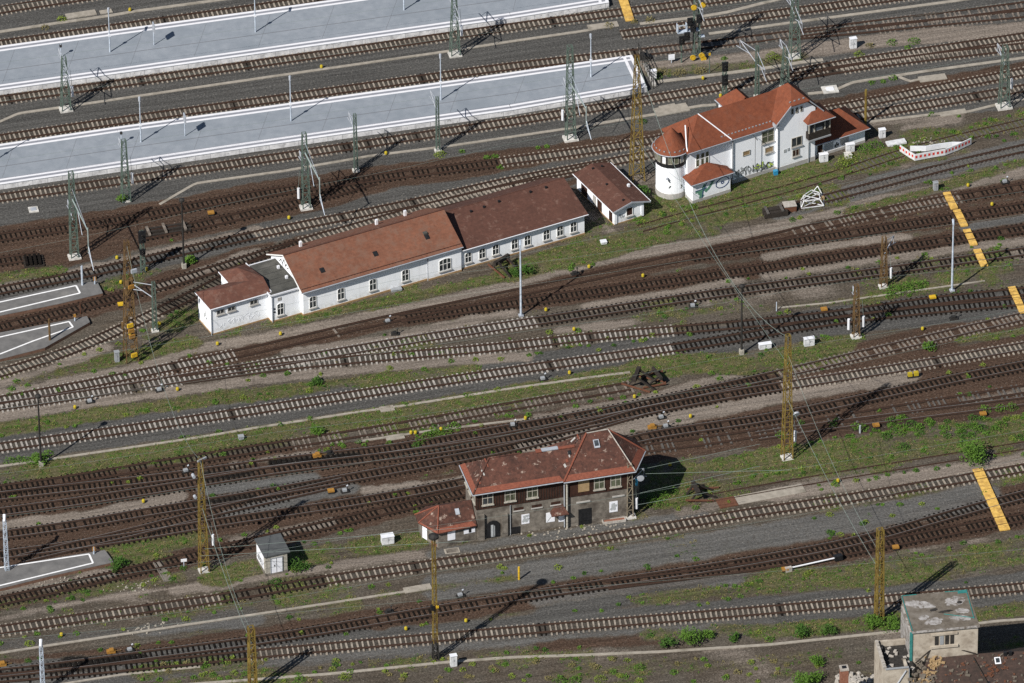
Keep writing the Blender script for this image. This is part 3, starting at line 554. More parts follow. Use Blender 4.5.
# ------------------------------------------------------------------ platforms
def pg(pts,z=0.0): return [G(px,py,z)[:2] for px,py in pts]
def rel(pts,o): return [(p[0]-o[0],p[1]-o[1]) for p in pts]
def band(a,b,i0,i1,z,side):          # strip between two insets from line a-b, towards side
    d=(b[0]-a[0],b[1]-a[1]); L=math.hypot(*d); n=(-d[1]/L*side,d[0]/L*side)
    return [(a[0]+n[0]*i0,a[1]+n[1]*i0),(b[0]+n[0]*i0,b[1]+n[1]*i0),(b[0]+n[0]*i1,b[1]+n[1]*i1),(a[0]+n[0]*i1,a[1]+n[1]*i1)]
def big_platform(label,near,far,closed):
    h=.76; nr=pg(near,h); fr=pg(far,h); o=nr[0]
    t=thing('station_platform',label,'platform',(o[0],o[1],0),0,'grey island platforms')
    nr,fr=rel(nr,o),rel(fr,o); out=nr+fr[::-1]
    MB().prism(out,-.2,h-.12).obj('platform_wall','platform_wall',t)
    ctr=(sum(p[0] for p in out)/len(out),sum(p[1] for p in out)/len(out))
    MB().prism(out,h-.115,h).obj('paving','platform_paving',t)
    e=MB();g=MB()
    for a,b in zip(nr,nr[1:]):
        for i0,i1,mb,z in ((-.03,.40,e,.016),(.40,.86,g,.006),(.86,1.24,e,.012),(1.24,1.36,g,.008)):
            mb.prism(band(a,b,i0,i1,h,1),h+.002,h+z)
    for a,b in zip(fr,fr[1:]):
        for i0,i1,mb,z in ((-.03,.40,e,.016),(.40,.86,g,.006),(.86,1.24,e,.012)):
            mb.prism(band(a,b,i0,i1,h,-1),h+.002,h+z)
    if closed:
        a,b=nr[-1],fr[-1]
        e.prism(band(a,b,0,.42,h,1),h+.002,h+.020); g.prism(band(a,b,.42,.9,h,1),h+.002,h+.010); e.prism(band(a,b,.9,1.28,h,1),h+.002,h+.022)
    e.obj('edge_strip','platform_edge',t); g.obj('guide_band','platform_band',t)
    j=MB()                                          # drain slot along the middle and movement joints
    k=len(nr)-1
    for (a,b),(c,d) in zip(zip(nr,nr[1:]),zip(fr,fr[1:])):
        m0=(a[0]*.56+c[0]*.44,a[1]*.56+c[1]*.44); m1=(b[0]*.56+d[0]*.44,b[1]*.56+d[1]*.44)
        j.prism(band(m0,m1,-.06,.06,h,1),h+.001,h+.004)
    for x in range(1,12):
        f0=x/12; f1=min(1,f0+.035)
        def at(l,f):
            s=f*(len(l)-1)*.999; i=int(s); u=s-i; return (l[i][0]*(1-u)+l[i+1][0]*u,l[i][1]*(1-u)+l[i+1][1]*u)
        a,b=at(nr,f0),at(fr,f1); d=(b[0]-a[0],b[1]-a[1]); L=math.hypot(*d)
        p=(a[0]+d[0]/L*1.7,a[1]+d[1]/L*1.7); q=(b[0]-d[0]/L*1.5,b[1]-d[1]/L*1.5)
        MB().prism(band(p,q,-.022,.022,h,1),h+.0012,h+.003).obj('paving_joint','dark_joint',t)
    j.obj('drain_slot','dark_joint',t)
    return t
big_platform('upper of two long grey paved platforms with white edge strips, cut by the top edge',
  [(-70,100),(0,90),(128,72),(256,54),(384,36),(512,18),(609,2.5)],[(-80,57),(-10,47.5),(118,29.5),(246,12),(374,-6),(502,-24),(598,-38)],True)
big_platform('lower of two long grey paved platforms, its square end by the tall yellow mast',
  [(-70,195),(0,184.5),(128,165.5),(256,146.5),(384,128),(512,110),(647,87)],[(-80,156),(-12,146),(116,127),(244,109.5),(372,91.5),(500,74),(632,55)],True)
def small_platform(label,corners,line,h,rot=None):
    p=pg(corners,h); o=p[0]; t=thing('low_platform',label,'platform',(o[0],o[1],0),0,'small asphalt platforms'); p=rel(p,o)
    MB().prism(p,-.2,h-.06).obj('platform_wall','platform_brick',t); 
    MB().prism([(x*.9995,y) for x,y in p],h-.055,h).obj('surface','platform_asphalt',t)
    l=rel(pg(line,h),o); b=MB()
    for i,(a,c) in enumerate(zip(l,l[1:])): b.prism(band(a,c,-.11,.11,h,1),h+.002,h+.005+.001*i)
    b.obj('white_line','white_line',t); return t
small_platform('small asphalt platform with white outline, farthest of the three at the left',
  [(-40,322),(0,315.5),(60,303.5),(103,293),(97,281),(70,284.5),(0,299.5),(-40,307)],[(-40,309),(0,302),(76,285.5),(80,293),(0,312),(-40,319)],.45)
small_platform('small asphalt platform with white outline and sandy patch, near the rusty yellow mast',
  [(-40,368),(0,359),(45,347.5),(90,322),(87,316),(67,320),(0,332.5),(-40,341)],[(-40,344),(0,337),(69,321.5),(73,327),(33,341),(0,354),(-40,364)],.45)
small_platform('small asphalt platform with white outline in front of the buried tracks, lower left edge',
  [(-40,597),(0,588.5),(50,576),(114,562),(105,550),(60,557),(0,567),(-40,574)],[(-40,575),(0,567.5),(89,554),(93,563),(0,585.5),(-40,594)],.45)
# ------------------------------------------------------------------ cable troughs
def trough(label,pts,w=.5,slabs=()):
    q=gline(pts,.4,14,.6); o=q[len(q)//2]; ql=q-o
    t=thing('cable_trough',label,'cable trough',(o[0],o[1],0),0,'concrete cable troughs')
    ribbon(ql,0,[(-w/2,-.1),(w/2,-.1),(w/2,.085),(-w/2,.085)]).obj('trough_lid','trough_concrete',t)
    for i,(a,b,ww) in enumerate(slabs):
        A,Bq=G(*a),G(*b); bb=MB().prism(band((A[0]-o[0],A[1]-o[1]),(Bq[0]-o[0],Bq[1]-o[1]),-ww/2,ww/2,0,1),-.05,.10+.004*i); bb.obj('cover_slab','trough_concrete',t)
    return t
trough('concrete cable trough with wide cover slabs, above the upper platform at top left',[(0,32),(56,23.5),(112,15.5),(135,11.5),(220,0)],.55,[((66,17),(96,12.5),1.3),((100,13),(112,11),.9)])
trough('long concrete cable trough between the two grey platforms',[(0,122),(19,113.5),(62,107.5),(140,96),(256,79),(451,51),(512,41.5),(585,31),(617,24.5)],.45,[((588,28),(618,24),1.2)])
trough('concrete cable trough continuing past the yellow crossing at the top',[(640,24),(700,17),(727,12.5),(762,3.5),(790,-3)],.55)
trough('short concrete cable trough above the sandy strip, from signal to signal',[(709,34),(768,26),(963,0),(990,-4)],.5)
trough('concrete cable trough beside the lower platform, from the green masts to the yellow mast',[(160,204.5),(196,183.5),(285,171),(371,156),(451,146),(512,137),(573,128)],.42)
trough('concrete trough below the lower platform end with broad stone slabs',[(573,128),(655,114.5),(700,106),(716,105)],.5,[((655,113),(688,107),1.9),((660,109),(676,106),1.1)])
trough('concrete trough along the white sandy strip behind the signal box',[(658,82),(700,77),(768,68),(805,62),(823,60)],.6)
trough('bent concrete trough with a side branch, right of the red roofed signal box',[(808,94),(833,91.5),(853,82.5),(928,71),(1024,58)],.5,[((919,80),(946,76.5),1.3)])
trough('concrete trough branch stub beside the bent trough on grey ballast',[(899,77),(910,81.5),(920,79.5)],.4)
trough('concrete trough with slabs along the top of the weedy strip, far right',[(870,122),(937,114),(968,112),(1000,104),(1024,99)],.45,[((940,115),(966,111),1.0)])
trough('narrow concrete trough at the foot of the long white sleeper track',[(0,466.5),(42,460.5),(125,448.5),(190,439),(256,428),(356,412.5),(406,405.5),(512,388.5),(587,378),(630,372.5)],.36,[((380,410),(394,408),1.1)])
trough('concrete trough from the hut side to the slabs below the dark brick signal box',[(8,652),(60,644),(140,632),(256,614.5),(404,592),(428,586.5)],.36,[((404,591),(431,586.5),1.1)])
trough('concrete trough along the bottom edge towards the ruined tower',[(264,679),(331,674),(451,662),(512,657.5),(577,655.5),(660,652),(768,645),(903,631)],.42)
trough('concrete trough behind the ruined tower at the lower right edge',[(975,624),(1000,621),(1024,619.5)],.4)
trough('pale concrete kerb under the nearest dark track, lower left',[(70,683),(120,675),(200,667)],.3)
trough('weathered duct in the sand above the dark signal box',[(356,442),(430,431),(512,421),(530,419)],.35,[((386,439),(404,436),1.0)])
trough('weathered duct on the sandy strip below the two brown masts',[(778,308),(830,303),(900,293),(950,286),(985,281)],.25)
# ------------------------------------------------------------------ yellow board crossings
def crossing(label,panels,w,h=.24):
    o=G(*panels[0][0]); t=thing('board_crossing',label,'crossing',(o[0],o[1],0),0,'yellow board crossings')
    for a,b in panels:
        A,Bq=G(*a),G(*b); A=(A[0]-o[0],A[1]-o[1]); Bq=(Bq[0]-o[0],Bq[1]-o[1])
        MB().prism(band(A,Bq,-w/2,w/2,h,1),.05,h).obj('panel','board_yellow',t)
def chain(x0,y0,x1,y1,cuts):
    return [((x0+(x1-x0)*a,y0+(y1-y0)*a),(x0+(x1-x0)*b,y0+(y1-y0)*b)) for a,b in cuts]
C3=[(0,.235),(.275,.64),(.68,1)]
crossing('yellow board crossing panel over the track nearest the weed strip, top of the long row',chain(946.5,193.5,954.5,209.5,C3),.92)
crossing('yellow board crossing panel second from the top of the long row',chain(956.5,211,964.5,227,C3),.92)
crossing('yellow board crossing panel third from the top of the long row',chain(966.5,230.5,974,246,C3),.92)
crossing('yellow board crossing panel lowest of the long row, above the tall grey lamp foot',chain(977,250.5,984.5,267,C3),.92)
crossing('yellow board crossing cut by the right edge, between two grassy strips',chain(1011.5,288,1023.5,314,[(0,.18),(.21,.47),(.50,.7),(.74,1)]),.92)
crossing('long continuous yellow board crossing beside the grass field at lower right',chain(977.5,470,1005,531,[(0,.12),(.13,.33),(.34,.66),(.67,.83),(.84,1)]),1.25)
crossing('yellow board crossing cut by the top edge, past the upper platform end',chain(621,-6,630,21.5,[(0,.45),(.48,.8),(.83,1)]),1.15)
# ------------------------------------------------------------------ building helpers
class Fr:
    def __init__(s,px,py,deg): s.o=G(px,py); s.a=R(deg); s.c,s.s=math.cos(s.a),math.sin(s.a)
    def loc(s,px,py,z=0):
        g=G(px,py,z); dx,dy=g[0]-s.o[0],g[1]-s.o[1]; return (dx*s.c+dy*s.s,-dx*s.s+dy*s.c)
    def on(s,px,py,zf,z=4):
        for _ in range(60):
            u,v=s.loc(px,py,z); z+= .5*(zf(u,v)-z)
        return u,v,z
def window(par,x,y,z,w,h,rz=0,frame='frame_white',pane='glass_dark',nx=2,ny=2,sill='plinth_grey',arch=0.0,t=.075,name='window'):
    if arch: out=[(-w/2,0),(w/2,0),(w/2,h-arch),(w*.27,h-arch*.25),(0,h),(-w*.27,h-arch*.25),(-w/2,h-arch)]
    else: out=[(-w/2,0),(w/2,0),(w/2,h),(-w/2,h)]
    cx,cz=0,h/2; inn=[((X)*(1-2*t/w),cz+(Z_-cz)*(1-2*t/h)) for X,Z_ in out]; n=len(out); b=MB()
    y0,y1=-.07,.02
    for i in range(n):
        j=(i+1)%n; A,Bq,Ci,D=out[i],out[j],inn[j],inn[i]
        b.solid([(A[0],y0,A[1]),(Bq[0],y0,Bq[1]),(Ci[0],y0,Ci[1]),(D[0],y0,D[1])],[(A[0],y1,A[1]),(Bq[0],y1,Bq[1]),(Ci[0],y1,Ci[1]),(D[0],y1,D[1])])
    for i in range(1,nx): 
        X=-w/2+w*i/nx; mw=min(.04,t*.55); b.box(X-mw,-.06,t,X+mw,.0,h-t-arch*.1)
    for i in range(1,ny):
        Z_=h*i/ny*1.1 if ny==2 else h*i/ny; b.box(-w/2+t,-.058,Z_-min(.035,t*.5),w/2-t,.0,Z_+min(.035,t*.5))
    f=b.obj(name,frame,par,(x,y,z),rz)
    MB().solid([(p[0],-.025,p[1]) for p in inn],[(p[0],.01,p[1]) for p in inn]).obj('pane',pane,f)
    if sill: MB().box(-w/2-.09,-.17,-.14,w/2+.09,.0,-.01).obj('sill',sill,f)
    return f
def panel(par,name,mat,x,y,z,w,h,rz=0,d=.05): return MB().box(-w/2,-d,0,w/2,.01,h).obj(name,mat,par,(x,y,z),rz)
def strokes(par,mat,lines,w,x,y,z,rz=0,name='graffiti',d=.012):
    b=MB()
    for k,l in enumerate(lines):
        for i,((ax,az),(bx,bz)) in enumerate(zip(l,l[1:])):
            dx,dz=bx-ax,bz-az; L=math.hypot(dx,dz) or 1e-6; nx_,nz=-dz/L*w/2,dx/L*w/2; ex,ez=dx/L*w*.3,dz/L*w*.3
            dd=d+.0012*((i+3*k)%9)
            b.solid([(ax-ex+nx_,-dd,az-ez+nz),(ax-ex-nx_,-dd,az-ez-nz),(bx+ex-nx_,-dd,bz+ez-nz),(bx+ex+nx_,-dd,bz+ez+nz)],
                    [(ax-ex+nx_,0,az-ez+nz),(ax-ex-nx_,0,az-ez-nz),(bx+ex-nx_,0,bz+ez-nz),(bx+ex+nx_,0,bz+ez+nz)])
    return b.obj(name,mat,par,(x,y,z),rz)
def scribble(n,w,h,seed):
    r=random.Random(seed); out=[]
    for i in range(n):
        x=w*(i+.5)/n; l=[(x,h*r.uniform(.1,.4))]
        for k in range(r.randint(3,6)): l.append((x+r.uniform(-.5,.5)*w/n*1.5,h*r.uniform(0,1)))
        out.append(l)
    return out
def oval(cx,cz,a,b_,n=18,tilt=0):
    return [(cx+a*math.cos(2*PI*k/n)*math.cos(tilt)-b_*math.sin(2*PI*k/n)*math.sin(tilt),cz+a*math.cos(2*PI*k/n)*math.sin(tilt)+b_*math.sin(2*PI*k/n)*math.cos(tilt)) for k in range(n+1)]
# ------------------------------------------------------------------ A: the long white service building
fa=Fr(303.5,316,26.8)
A=thing('service_building','long low white building with three joined roofs, red in the middle, brown at right','building',fa.o,fa.a)
def prof(b,u0,u1,pr): return b.solid([(u0,v,z) for v,z in pr],[(u1,v,z) for v,z in pr])
# middle wing
MW=prof(MB(),0,21.6,[(0,.25),(8.9,.25),(8.9,3.75),(4.75,5.95),(0,3.75)]).obj('middle_wall','white_render',A)
MB().box(17.1,-.18,.25,21.6,-.003,3.7).obj('projecting_wall','white_render',A)
B(-.03,-.06,-.2,17.06,8.93,.25).obj('plinth','plinth_ochre',A); B(17.06,-.23,-.2,21.63,8.9,.252).obj('plinth','plinth_ochre',A)
rm=MB().plate([(-.35,-.42,3.72),(21.75,-.42,3.72),(21.75,4.75,6.25),(-.35,4.75,6.25)],.12).plate([(-.35,9.45,3.72),(21.75,9.45,3.72),(21.75,4.753,6.25),(-.35,4.753,6.25)],.12).obj('middle_roof','roof_red',A)
MB().tube((-.35,4.75,6.26),(21.75,4.75,6.26),.11).obj('ridge','roof_brown',rm)
MB().tube((-.35,-.5,3.66),(21.75,-.5,3.66),.07).obj('gutter','zinc',rm)
MB().box(-.4,-.45,3.62,-.352,.2,3.76).plate([(-.42,-.45,3.76),(-.355,-.45,3.76),(-.355,4.75,6.30),(-.42,4.75,6.30)],.17).plate([(-.42,9.4,3.76),(-.355,9.4,3.76),(-.355,4.753,6.30),(-.42,4.753,6.30)],.17).obj('verge_board','frame_white',rm)
zr=lambda u,v: 3.72+2.53*(v+.42)/5.17
for px,py in ((322.3,270.5),(375.5,254),(427,237)):
    u,v,z=fa.on(px,py,zr); sl=2.53/5.17
    MB().plate([(u-.28,v-.3,z+.08-.3*sl),(u+.28,v-.3,z+.08-.3*sl),(u+.28,v+.3,z+.08+.3*sl),(u-.28,v+.3,z+.08+.3*sl)],.1).obj('skylight','black_box',rm)
for px,py in ((376.5,224),(405,215),(300.5,246)):
    u,v,z=fa.on(px,py,lambda u,v: 6.25-.5*abs(v-4.75)); MB().cbox(u,v,z-.1,.3,.3,.75).obj('vent_pipe','zinc_white',rm)
u,v,z=fa.on(425,233.5,zr); MB().cbox(u,v,z-.1,.5,.45,.28).obj('roof_hatch','roof_felt',rm)
sg=MB()
for k in range(54): sg.cbox(.2+k*.4,-.05,3.90,.07,.06,.12)
sg.tube((-.2,-.05,4.0),(21.6,-.05,4.0),.03).obj('snow_guard','roof_brown',rm)
for px in (313,341,373,405.5): window(A,(px-303.5)/157.5*21.56,0,.85,.95,1.7,arch=.18,t=.05)
window(A,19.35,-.18,.85,1.65,1.75,nx=3,ny=2,arch=.2,t=.055)
MB().tube((17.0,-.12,.0),(17.0,-.12,3.6),.06).obj('downpipe','zinc',A)
strokes(A,'graffiti_black',[[(-.8,.4),(-.3,1.3),(.1,.5),(.5,1.6)],[(-.6,1.5),(.2,1.9),(.9,1.1)],[(.6,.5),(1.2,1.0),(1.7,.3)],[(.9,1.3),(.3,.8)],[(1.5,.9),(2.2,.2)],[(-1.6,.4),(-1.1,.9),(-.6,.2)]],.13,0,4.9,3.95,-PI/2)
# flat roofed link
B(-4.05,.55,.2,-.003,7.5,3.85).obj('link_wall','white_render',A); B(-4.08,.50,-.2,-.035,7.5,.2).obj('plinth','plinth_ochre',A)
fr_=B(-4.2,.4,3.852,-.01,7.7,4.0).obj('flat_roof','roof_felt',A)
MB().box(-4.26,.34,3.86,-.01,.46,4.07).box(-4.26,.46,3.86,-4.14,7.76,4.07).box(-4.14,7.64,3.86,-.01,7.76,4.07).obj('roof_edge','zinc_white',fr_)
for px,py in ((278.3,267.5),(286.5,277.5)):
    u,v=fa.loc(px,py,4.1); MB().cbox(u,v,4.0,.3,.3,.35).obj('roof_vent','zinc_white',fr_)
fe=MB()
for k in range(5): fe.box(-4.1+.0,.9+1.35*k,4.001,-.15,.94+1.35*k,4.012)
fe.obj('felt_seam','black_box',fr_)
window(A,-2.85,.55,.75,.9,1.75,arch=.15,t=.05)
panel(A,'wall_grille','plinth_grey',-2.95,.55,2.9,.5,.42); MB().box(-3.75,.5,1.3,-3.55,.55,1.5).box(-3.75,.5,1.75,-3.55,.55,1.95).obj('switch_box','black_box',A)
# left block, L shaped
fl=[(-11.7,1.45),(-4.06,1.45),(-4.06,8.0),(-7.25,8.0),(-7.25,5.25),(-11.7,5.25)]
MB().prism(fl,.2,3.95).obj('left_wall','white_render',A); MB().prism([(-11.73,1.42),(-4.08,1.42),(-4.08,8.03),(-7.28,8.03),(-7.28,5.28),(-11.73,5.28)],-.2,.2).obj('plinth','plinth_ochre',A)
lr=MB(); e=4.0
E1,E2,E3,E4,E5,E6=(-11.95,1.2,e),(-3.75,1.2,e),(-3.75,8.2,e),(-7.45,8.2,e),(-7.45,5.5,e),(-11.95,5.5,e)
r1,r2,r3=(-9.4,3.35,e+.95),(-5.6,3.35,e+.95),(-5.6,6.6,e+.95)
lr.plate([E1,E2,(-3.75,3.35,e+.95),r1],.1).plate([E6,E1,r1],.1).plate([E5,E6,r1,r2],.1).plate([E4,E5,r2,r3],.1).plate([E3,E4,r3],.1).plate([(-3.75,3.35,e+.95),E3,r3,r2],.1)
lro=lr.obj('left_roof','roof_mid',A)
MB().tube((-11.95,1.14,3.95),(-3.75,1.14,3.95),.07).tube((-12.0,1.2,3.95),(-12.0,5.5,3.95),.06).box(-3.76,1.2,3.88,-3.66,8.3,4.12).tube((-7.5,5.5,3.98),(-7.5,8.2,3.98),.06).obj('gutter','zinc_white',lro)
for px in (221,231.8,253.8): window(A,-11.61+(px-213)/55*7.57,1.45,2.75,1.05,.62,nx=2,ny=1,frame='plinth_grey',t=.07)
strokes(A,'graffiti_pale',scribble(12,5.6,1.0,4),.06,-10.6,1.45,.75)
strokes(A,'graffiti_black',[[(0,.2),(.2,.9)],[(.35,.5),(.3,1.3)],[(.6,.2),(.8,.6)]],.1,-11.7,3.6,1.2,-PI/2)
MB().tube((-3.95,.48,.0),(-3.95,.48,3.85),.06).obj('downpipe','zinc',A); MB().tube((-11.8,1.38,.0),(-11.8,1.38,3.9),.05).obj('downpipe','zinc',A)
# right wing, lower with the brown roof
prof(MB(),21.605,38.85,[(.1,.2),(9.2,.2),(9.2,3.05),(6.2,4.40),(.1,3.05)]).obj('right_wall','white_render',A)
B(21.65,.05,-.2,38.9,9.25,.2).obj('plinth','plinth_ochre',A)
rr=MB().plate([(21.78,-.28,3.06),(39.2,-.28,3.06),(39.2,6.2,4.72),(21.78,6.2,4.72)],.1).plate([(21.78,9.6,3.06),(38.2,9.6,3.06),(39.2,6.203,4.72),(21.78,6.203,4.72)],.1).obj('right_roof','roof_brown',A)
MB().tube((21.78,6.2,4.73),(39.2,6.2,4.73),.07).obj('ridge','roof_brown',rr); MB().tube((21.78,-.34,3.02),(39.2,-.34,3.02),.06).obj('gutter','zinc_white',rr)
for px in (468,481.9,495.3,514.2,527,545.9,559.5,573): window(A,21.76+(px-461.4)/123*17.15,.1,.8,.9,1.5,arch=.18,t=.05)
for px,py in ((471,212),(484,207.5),(499,202),(530.5,192.5),(546,188)):
    u,v,z=fa.on(px,py,lambda u,v: 3.06+1.66*(v+.28)/6.48); MB().cbox(u,v,z-.05,.25,.25,.28).obj('vent_pipe','black_box',rr)
# ------------------------------------------------------------------ B: the small shed
fb=Fr(614,225.3,28.6)
Sd=thing('shed','low white shed with brown gable roof, between the long white building and yellow mast','shed',fb.o,fb.a)
prof_=[(0,0),(4.25,0),(4.25,2.25),(2.35,2.72),(0,2.1)]
MB().solid([(u,0,z) for u,z in prof_],[(u,9.4,z) for u,z in prof_]).obj('wall','white_render',Sd)
B(-.03,-.03,-.2,4.28,9.43,.15).obj('plinth','plinth_ochre',Sd)
sr=MB().plate([(-.3,-.35,2.2),(2.35,-.35,2.92),(2.35,9.8,2.92),(-.3,9.8,2.2)],.1).plate([(5.0,-.35,2.2),(2.353,-.35,2.92),(2.353,9.8,2.92),(5.0,9.8,2.2)],.1).obj('roof','roof_brown',Sd)
MB().tube((-.36,-.35,2.15),(-.36,9.8,2.15),.06).tube((5.06,-.35,2.15),(5.06,9.8,2.15),.06).obj('gutter','zinc_white',sr)
MB().plate([(-.3,-.42,2.22),(2.35,-.42,2.94),(2.35,-.355,2.94),(-.3,-.355,2.22)],.2).plate([(5.0,-.42,2.22),(2.353,-.42,2.94),(2.353,-.355,2.94),(5.0,-.355,2.22)],.2).obj('verge_board','zinc',sr)
for px,py in ((593,169),(602,166.8),(606.8,184.8),(623.3,200.6)):
    u,v,z=fb.on(px,py,lambda u,v: 2.2+.72*(1-abs(u-2.35)/2.65)); MB().cbox(u,v,z-.05,.22,.22,.25).obj('vent_pipe','black_box',sr)
u,v,z=fb.on(628.5,186.5,lambda u,v: 2.2+.72*(1-abs(u-2.35)/2.65)); MB().cbox(u,v,z-.05,.3,.3,.4).obj('vent_cap','zinc_white',sr)
window(Sd,2.2,0,.75,.95,1.25,pane='timber_brown',nx=1,ny=1,frame='frame_white')
panel(Sd,'pilaster','white_render',4.02,0,.15,.35,2.0,0,.1); panel(Sd,'pilaster','white_render',.2,0,.15,.38,1.95,0,.1)
strokes(Sd,'graffiti_grey',scribble(3,.8,.7,9),.07,.7,0,.7)
for v,w,h,mt,nm in ((8.8,.5,1.6,'board_white','panel_board'),(7.5,1.5,1.5,'timber_brown','door'),(6.0,1.0,1.75,'board_white','panel_board'),(4.9,.8,1.7,'plinth_grey','panel_board'),(3.6,1.1,1.75,'timber_brown','door'),(2.2,1.3,1.8,'board_white','panel_board'),(.8,.8,1.75,'timber_brown','door')):
    panel(Sd,nm,mt,0,v,.2,w,h,-PI/2)
# ------------------------------------------------------------------ C: the red roofed signal box
fc=Fr(692.6,203.8,29)
Cb=thing('signal_box','white two storey signal box with red roofs, round glazed tower and graffiti','building',fc.o,fc.a)
e=6.85
prof(MB(),.3,6.7,[(1.85,0),(7.4,0),(7.4,6.75),(4.6,9.7),(1.85,6.75)]) if 0 else None
MB().prism([(.3,1.85),(6.72,1.85),(6.72,1.45),(12.85,1.45),(12.85,7.4),(.3,7.4)],.55,6.78).obj('main_wall','white_render',Cb)
MB().prism([(.26,1.81),(6.68,1.81),(6.68,1.41),(12.83,1.41),(12.83,7.44),(.26,7.44)],-.2,.55).obj('plinth','plinth_grey',Cb)
# cross wing with half hipped gable
gw=[(12.86,0),(18.3,0),(18.3,7.9),(16.95,9.22),(14.75,9.22),(12.86,7.5)]
MB().solid([(u,.95,z) for u,z in gw],[(u,2.9,z) for u,z in gw]).obj('gable_wall','white_render',Cb)
MB().box(12.83,.91,-.2,18.33,7.0,.62).obj('plinth','plinth_grey',Cb)
rid=9.8
mr=MB()
mr.plate([(0.0,1.35,e-.05),(6.7,1.35,e-.05),(6.7,1.1,e-.16),(13.0,1.1,e-.16),(15.6,4.4,rid),(3.4,4.4,rid)],.14) if 0 else None
mr.plate([(0,1.2,e-.1),(13.6,1.2,e-.1),(16,4.4,rid),(3.3,4.4,rid)],.14)
mr.plate([(0,7.8,e-.1),(0,1.2,e-.1),(3.3,4.4,rid)],.14)
mr.plate([(0,7.8,e-.1),(16,7.8,e-.1),(16,4.403,rid),(3.3,4.403,rid)],.14)
mro=mr.obj('main_roof','roof_orange',Cb)
wr=MB(); hz=9.5; uc=15.84; we=7.39
wr.plate([(12.45,.55,we),(14.53,.55,hz),(uc,2.8,10.85),(uc,3.6,10.85),(12.45,7.0,we)],.14)
wr.plate([(19.23,.55,we),(17.15,.55,hz),(uc+.003,2.8,10.85),(uc+.003,3.6,10.85),(19.23,7.0,we)],.14)
wr.plate([(12.5,7.0,we+.02),(19.2,7.0,we+.02),(uc,3.6,10.87)],.12)
wr.plate([(14.45,.5,hz-.02),(17.23,.5,hz-.02),(uc,2.8,10.87)],.12)
wro=wr.obj('gable_roof','roof_orange',Cb)
MB().tube((12.75,1.15,6.95),(15.3,4.3,9.85),.09).obj('valley_gutter','zinc_white',mro)
MB().tube((6.3,1.15,e+.02),(3.3,4.4,rid+.05),.075).obj('hip_flashing','zinc_white',mro); MB().tube((0,1.15,e-.14),(12.9,1.15,e-.14),.05).obj('gutter','zinc',mro)
sg=MB()
for k in range(17): sg.cbox(5.2+k*.5,1.75,e+.35,.22,.10,.16)
sg.obj('snow_guard','cabinet_grey',mro)
sg=MB()
for k in range(4): sg.cbox(14.6+k*.65,.95,hz+.25,.22,.10,.14)
sg.obj('snow_guard','cabinet_grey',wro)
MB().plate([(12.4,.48,we-.03),(14.5,.48,hz+.02),(14.5,.545,hz+.02),(12.4,.545,we-.03)],.2).plate([(19.3,.48,we-.03),(17.2,.48,hz+.02),(17.2,.545,hz+.02),(19.3,.545,we-.03)],.2).obj('verge_board','zinc',wro)
MB().plate([(12.85,.6,7.3),(12.35,.6,7.3),(12.35,1.4,7.3),(12.85,1.4,7.3)],.5).obj('eaves_return','zinc',wro)
# far wing
MB().prism([(9.6,7.0),(12.9,7.0),(12.9,10.0),(9.6,10.0)],0,6.75).obj('rear_wall','white_render',Cb)
rw=MB().plate([(9.3,10.3,e-.1),(9.3,6.2,e-.1),(11.25,6.2,8.75),(11.25,8.5,8.75)],.12).plate([(13.2,10.3,e-.1),(13.2,6.2,e-.1),(11.253,6.2,8.75),(11.253,8.5,8.75)],.12).plate([(9.3,10.3,e-.1),(13.2,10.3,e-.1),(11.25,8.5,8.75)],.12).obj('rear_roof','roof_orange',Cb)
MB().tube((9.22,10.3,e-.14),(9.22,6.6,e-.14),.08).obj('gutter','zinc',rw)
# round tower
tx,ty=-.83,3.9
MB().lathe(tx,ty,[(2.0,-.2),(2.0,.75)],32).obj('tower_plinth','plinth_grey',Cb)
MB().lathe(tx,ty,[(1.93,.755),(1.93,4.6)],40).obj('tower_wall','white_render',Cb,smooth=False)
tb=MB().lathe(tx,ty,[(2.02,4.605),(2.02,6.65)],16).obj('window_band','black_box',Cb)
for k in range(16):
    a=2*PI*(k+.5)/16
    if math.sin(a)>.45: continue
    x,y=tx+1.985*math.cos(a),ty+1.985*math.sin(a)
    window(Cb,x,y,5.2,.56,1.08,a+PI/2,frame='frame_old',pane='glass_old' if k%3 else 'board_white',nx=1 if k%2 else 2,ny=1,sill=None,t=.06)
tr=MB().lathe(tx,ty,[(2.40,6.6),(2.34,6.72),(1.75,7.35),(1.1,8.15),(.4,9.0),(.06,9.38)],28).obj('tower_roof','roof_orange',Cb)
MB().lathe(tx,ty,[(2.42,6.52),(2.47,6.62),(2.42,6.66)],28).obj('gutter','zinc',tr)
rg=MB()
for k in range(20):
    a=2*PI*k/20; rg.cbox(tx+2.12*math.cos(a),ty+2.12*math.sin(a),7.0,.2,.08,.14,a+PI/2)
rg.obj('snow_guard','cabinet_grey',tr)
MB().tube((.15,1.5,e-.1),(.25,1.95,7.3),.08).tube((.25,1.95,7.3),(1.25,4.0,9.0),.09).obj('valley_gutter','zinc_white',mro)
strokes(Cb,'graffiti_black',[[(0,.2),(.12,.5),(0,.7)],[(.3,1.6),(.4,1.8)]],.14,tx+.3,ty-1.98,1.2); strokes(Cb,'graffiti_black',[[(0,.1),(.15,.4)],[(.1,.9),(-.1,1.2)]],.14,tx-1.2,ty-1.58,1.6,-.6)
MB().tube((tx-1.45,ty-1.5,3.2),(tx-1.6,ty-1.75,3.2),.14,n=10).obj('wall_lamp','zinc',Cb)
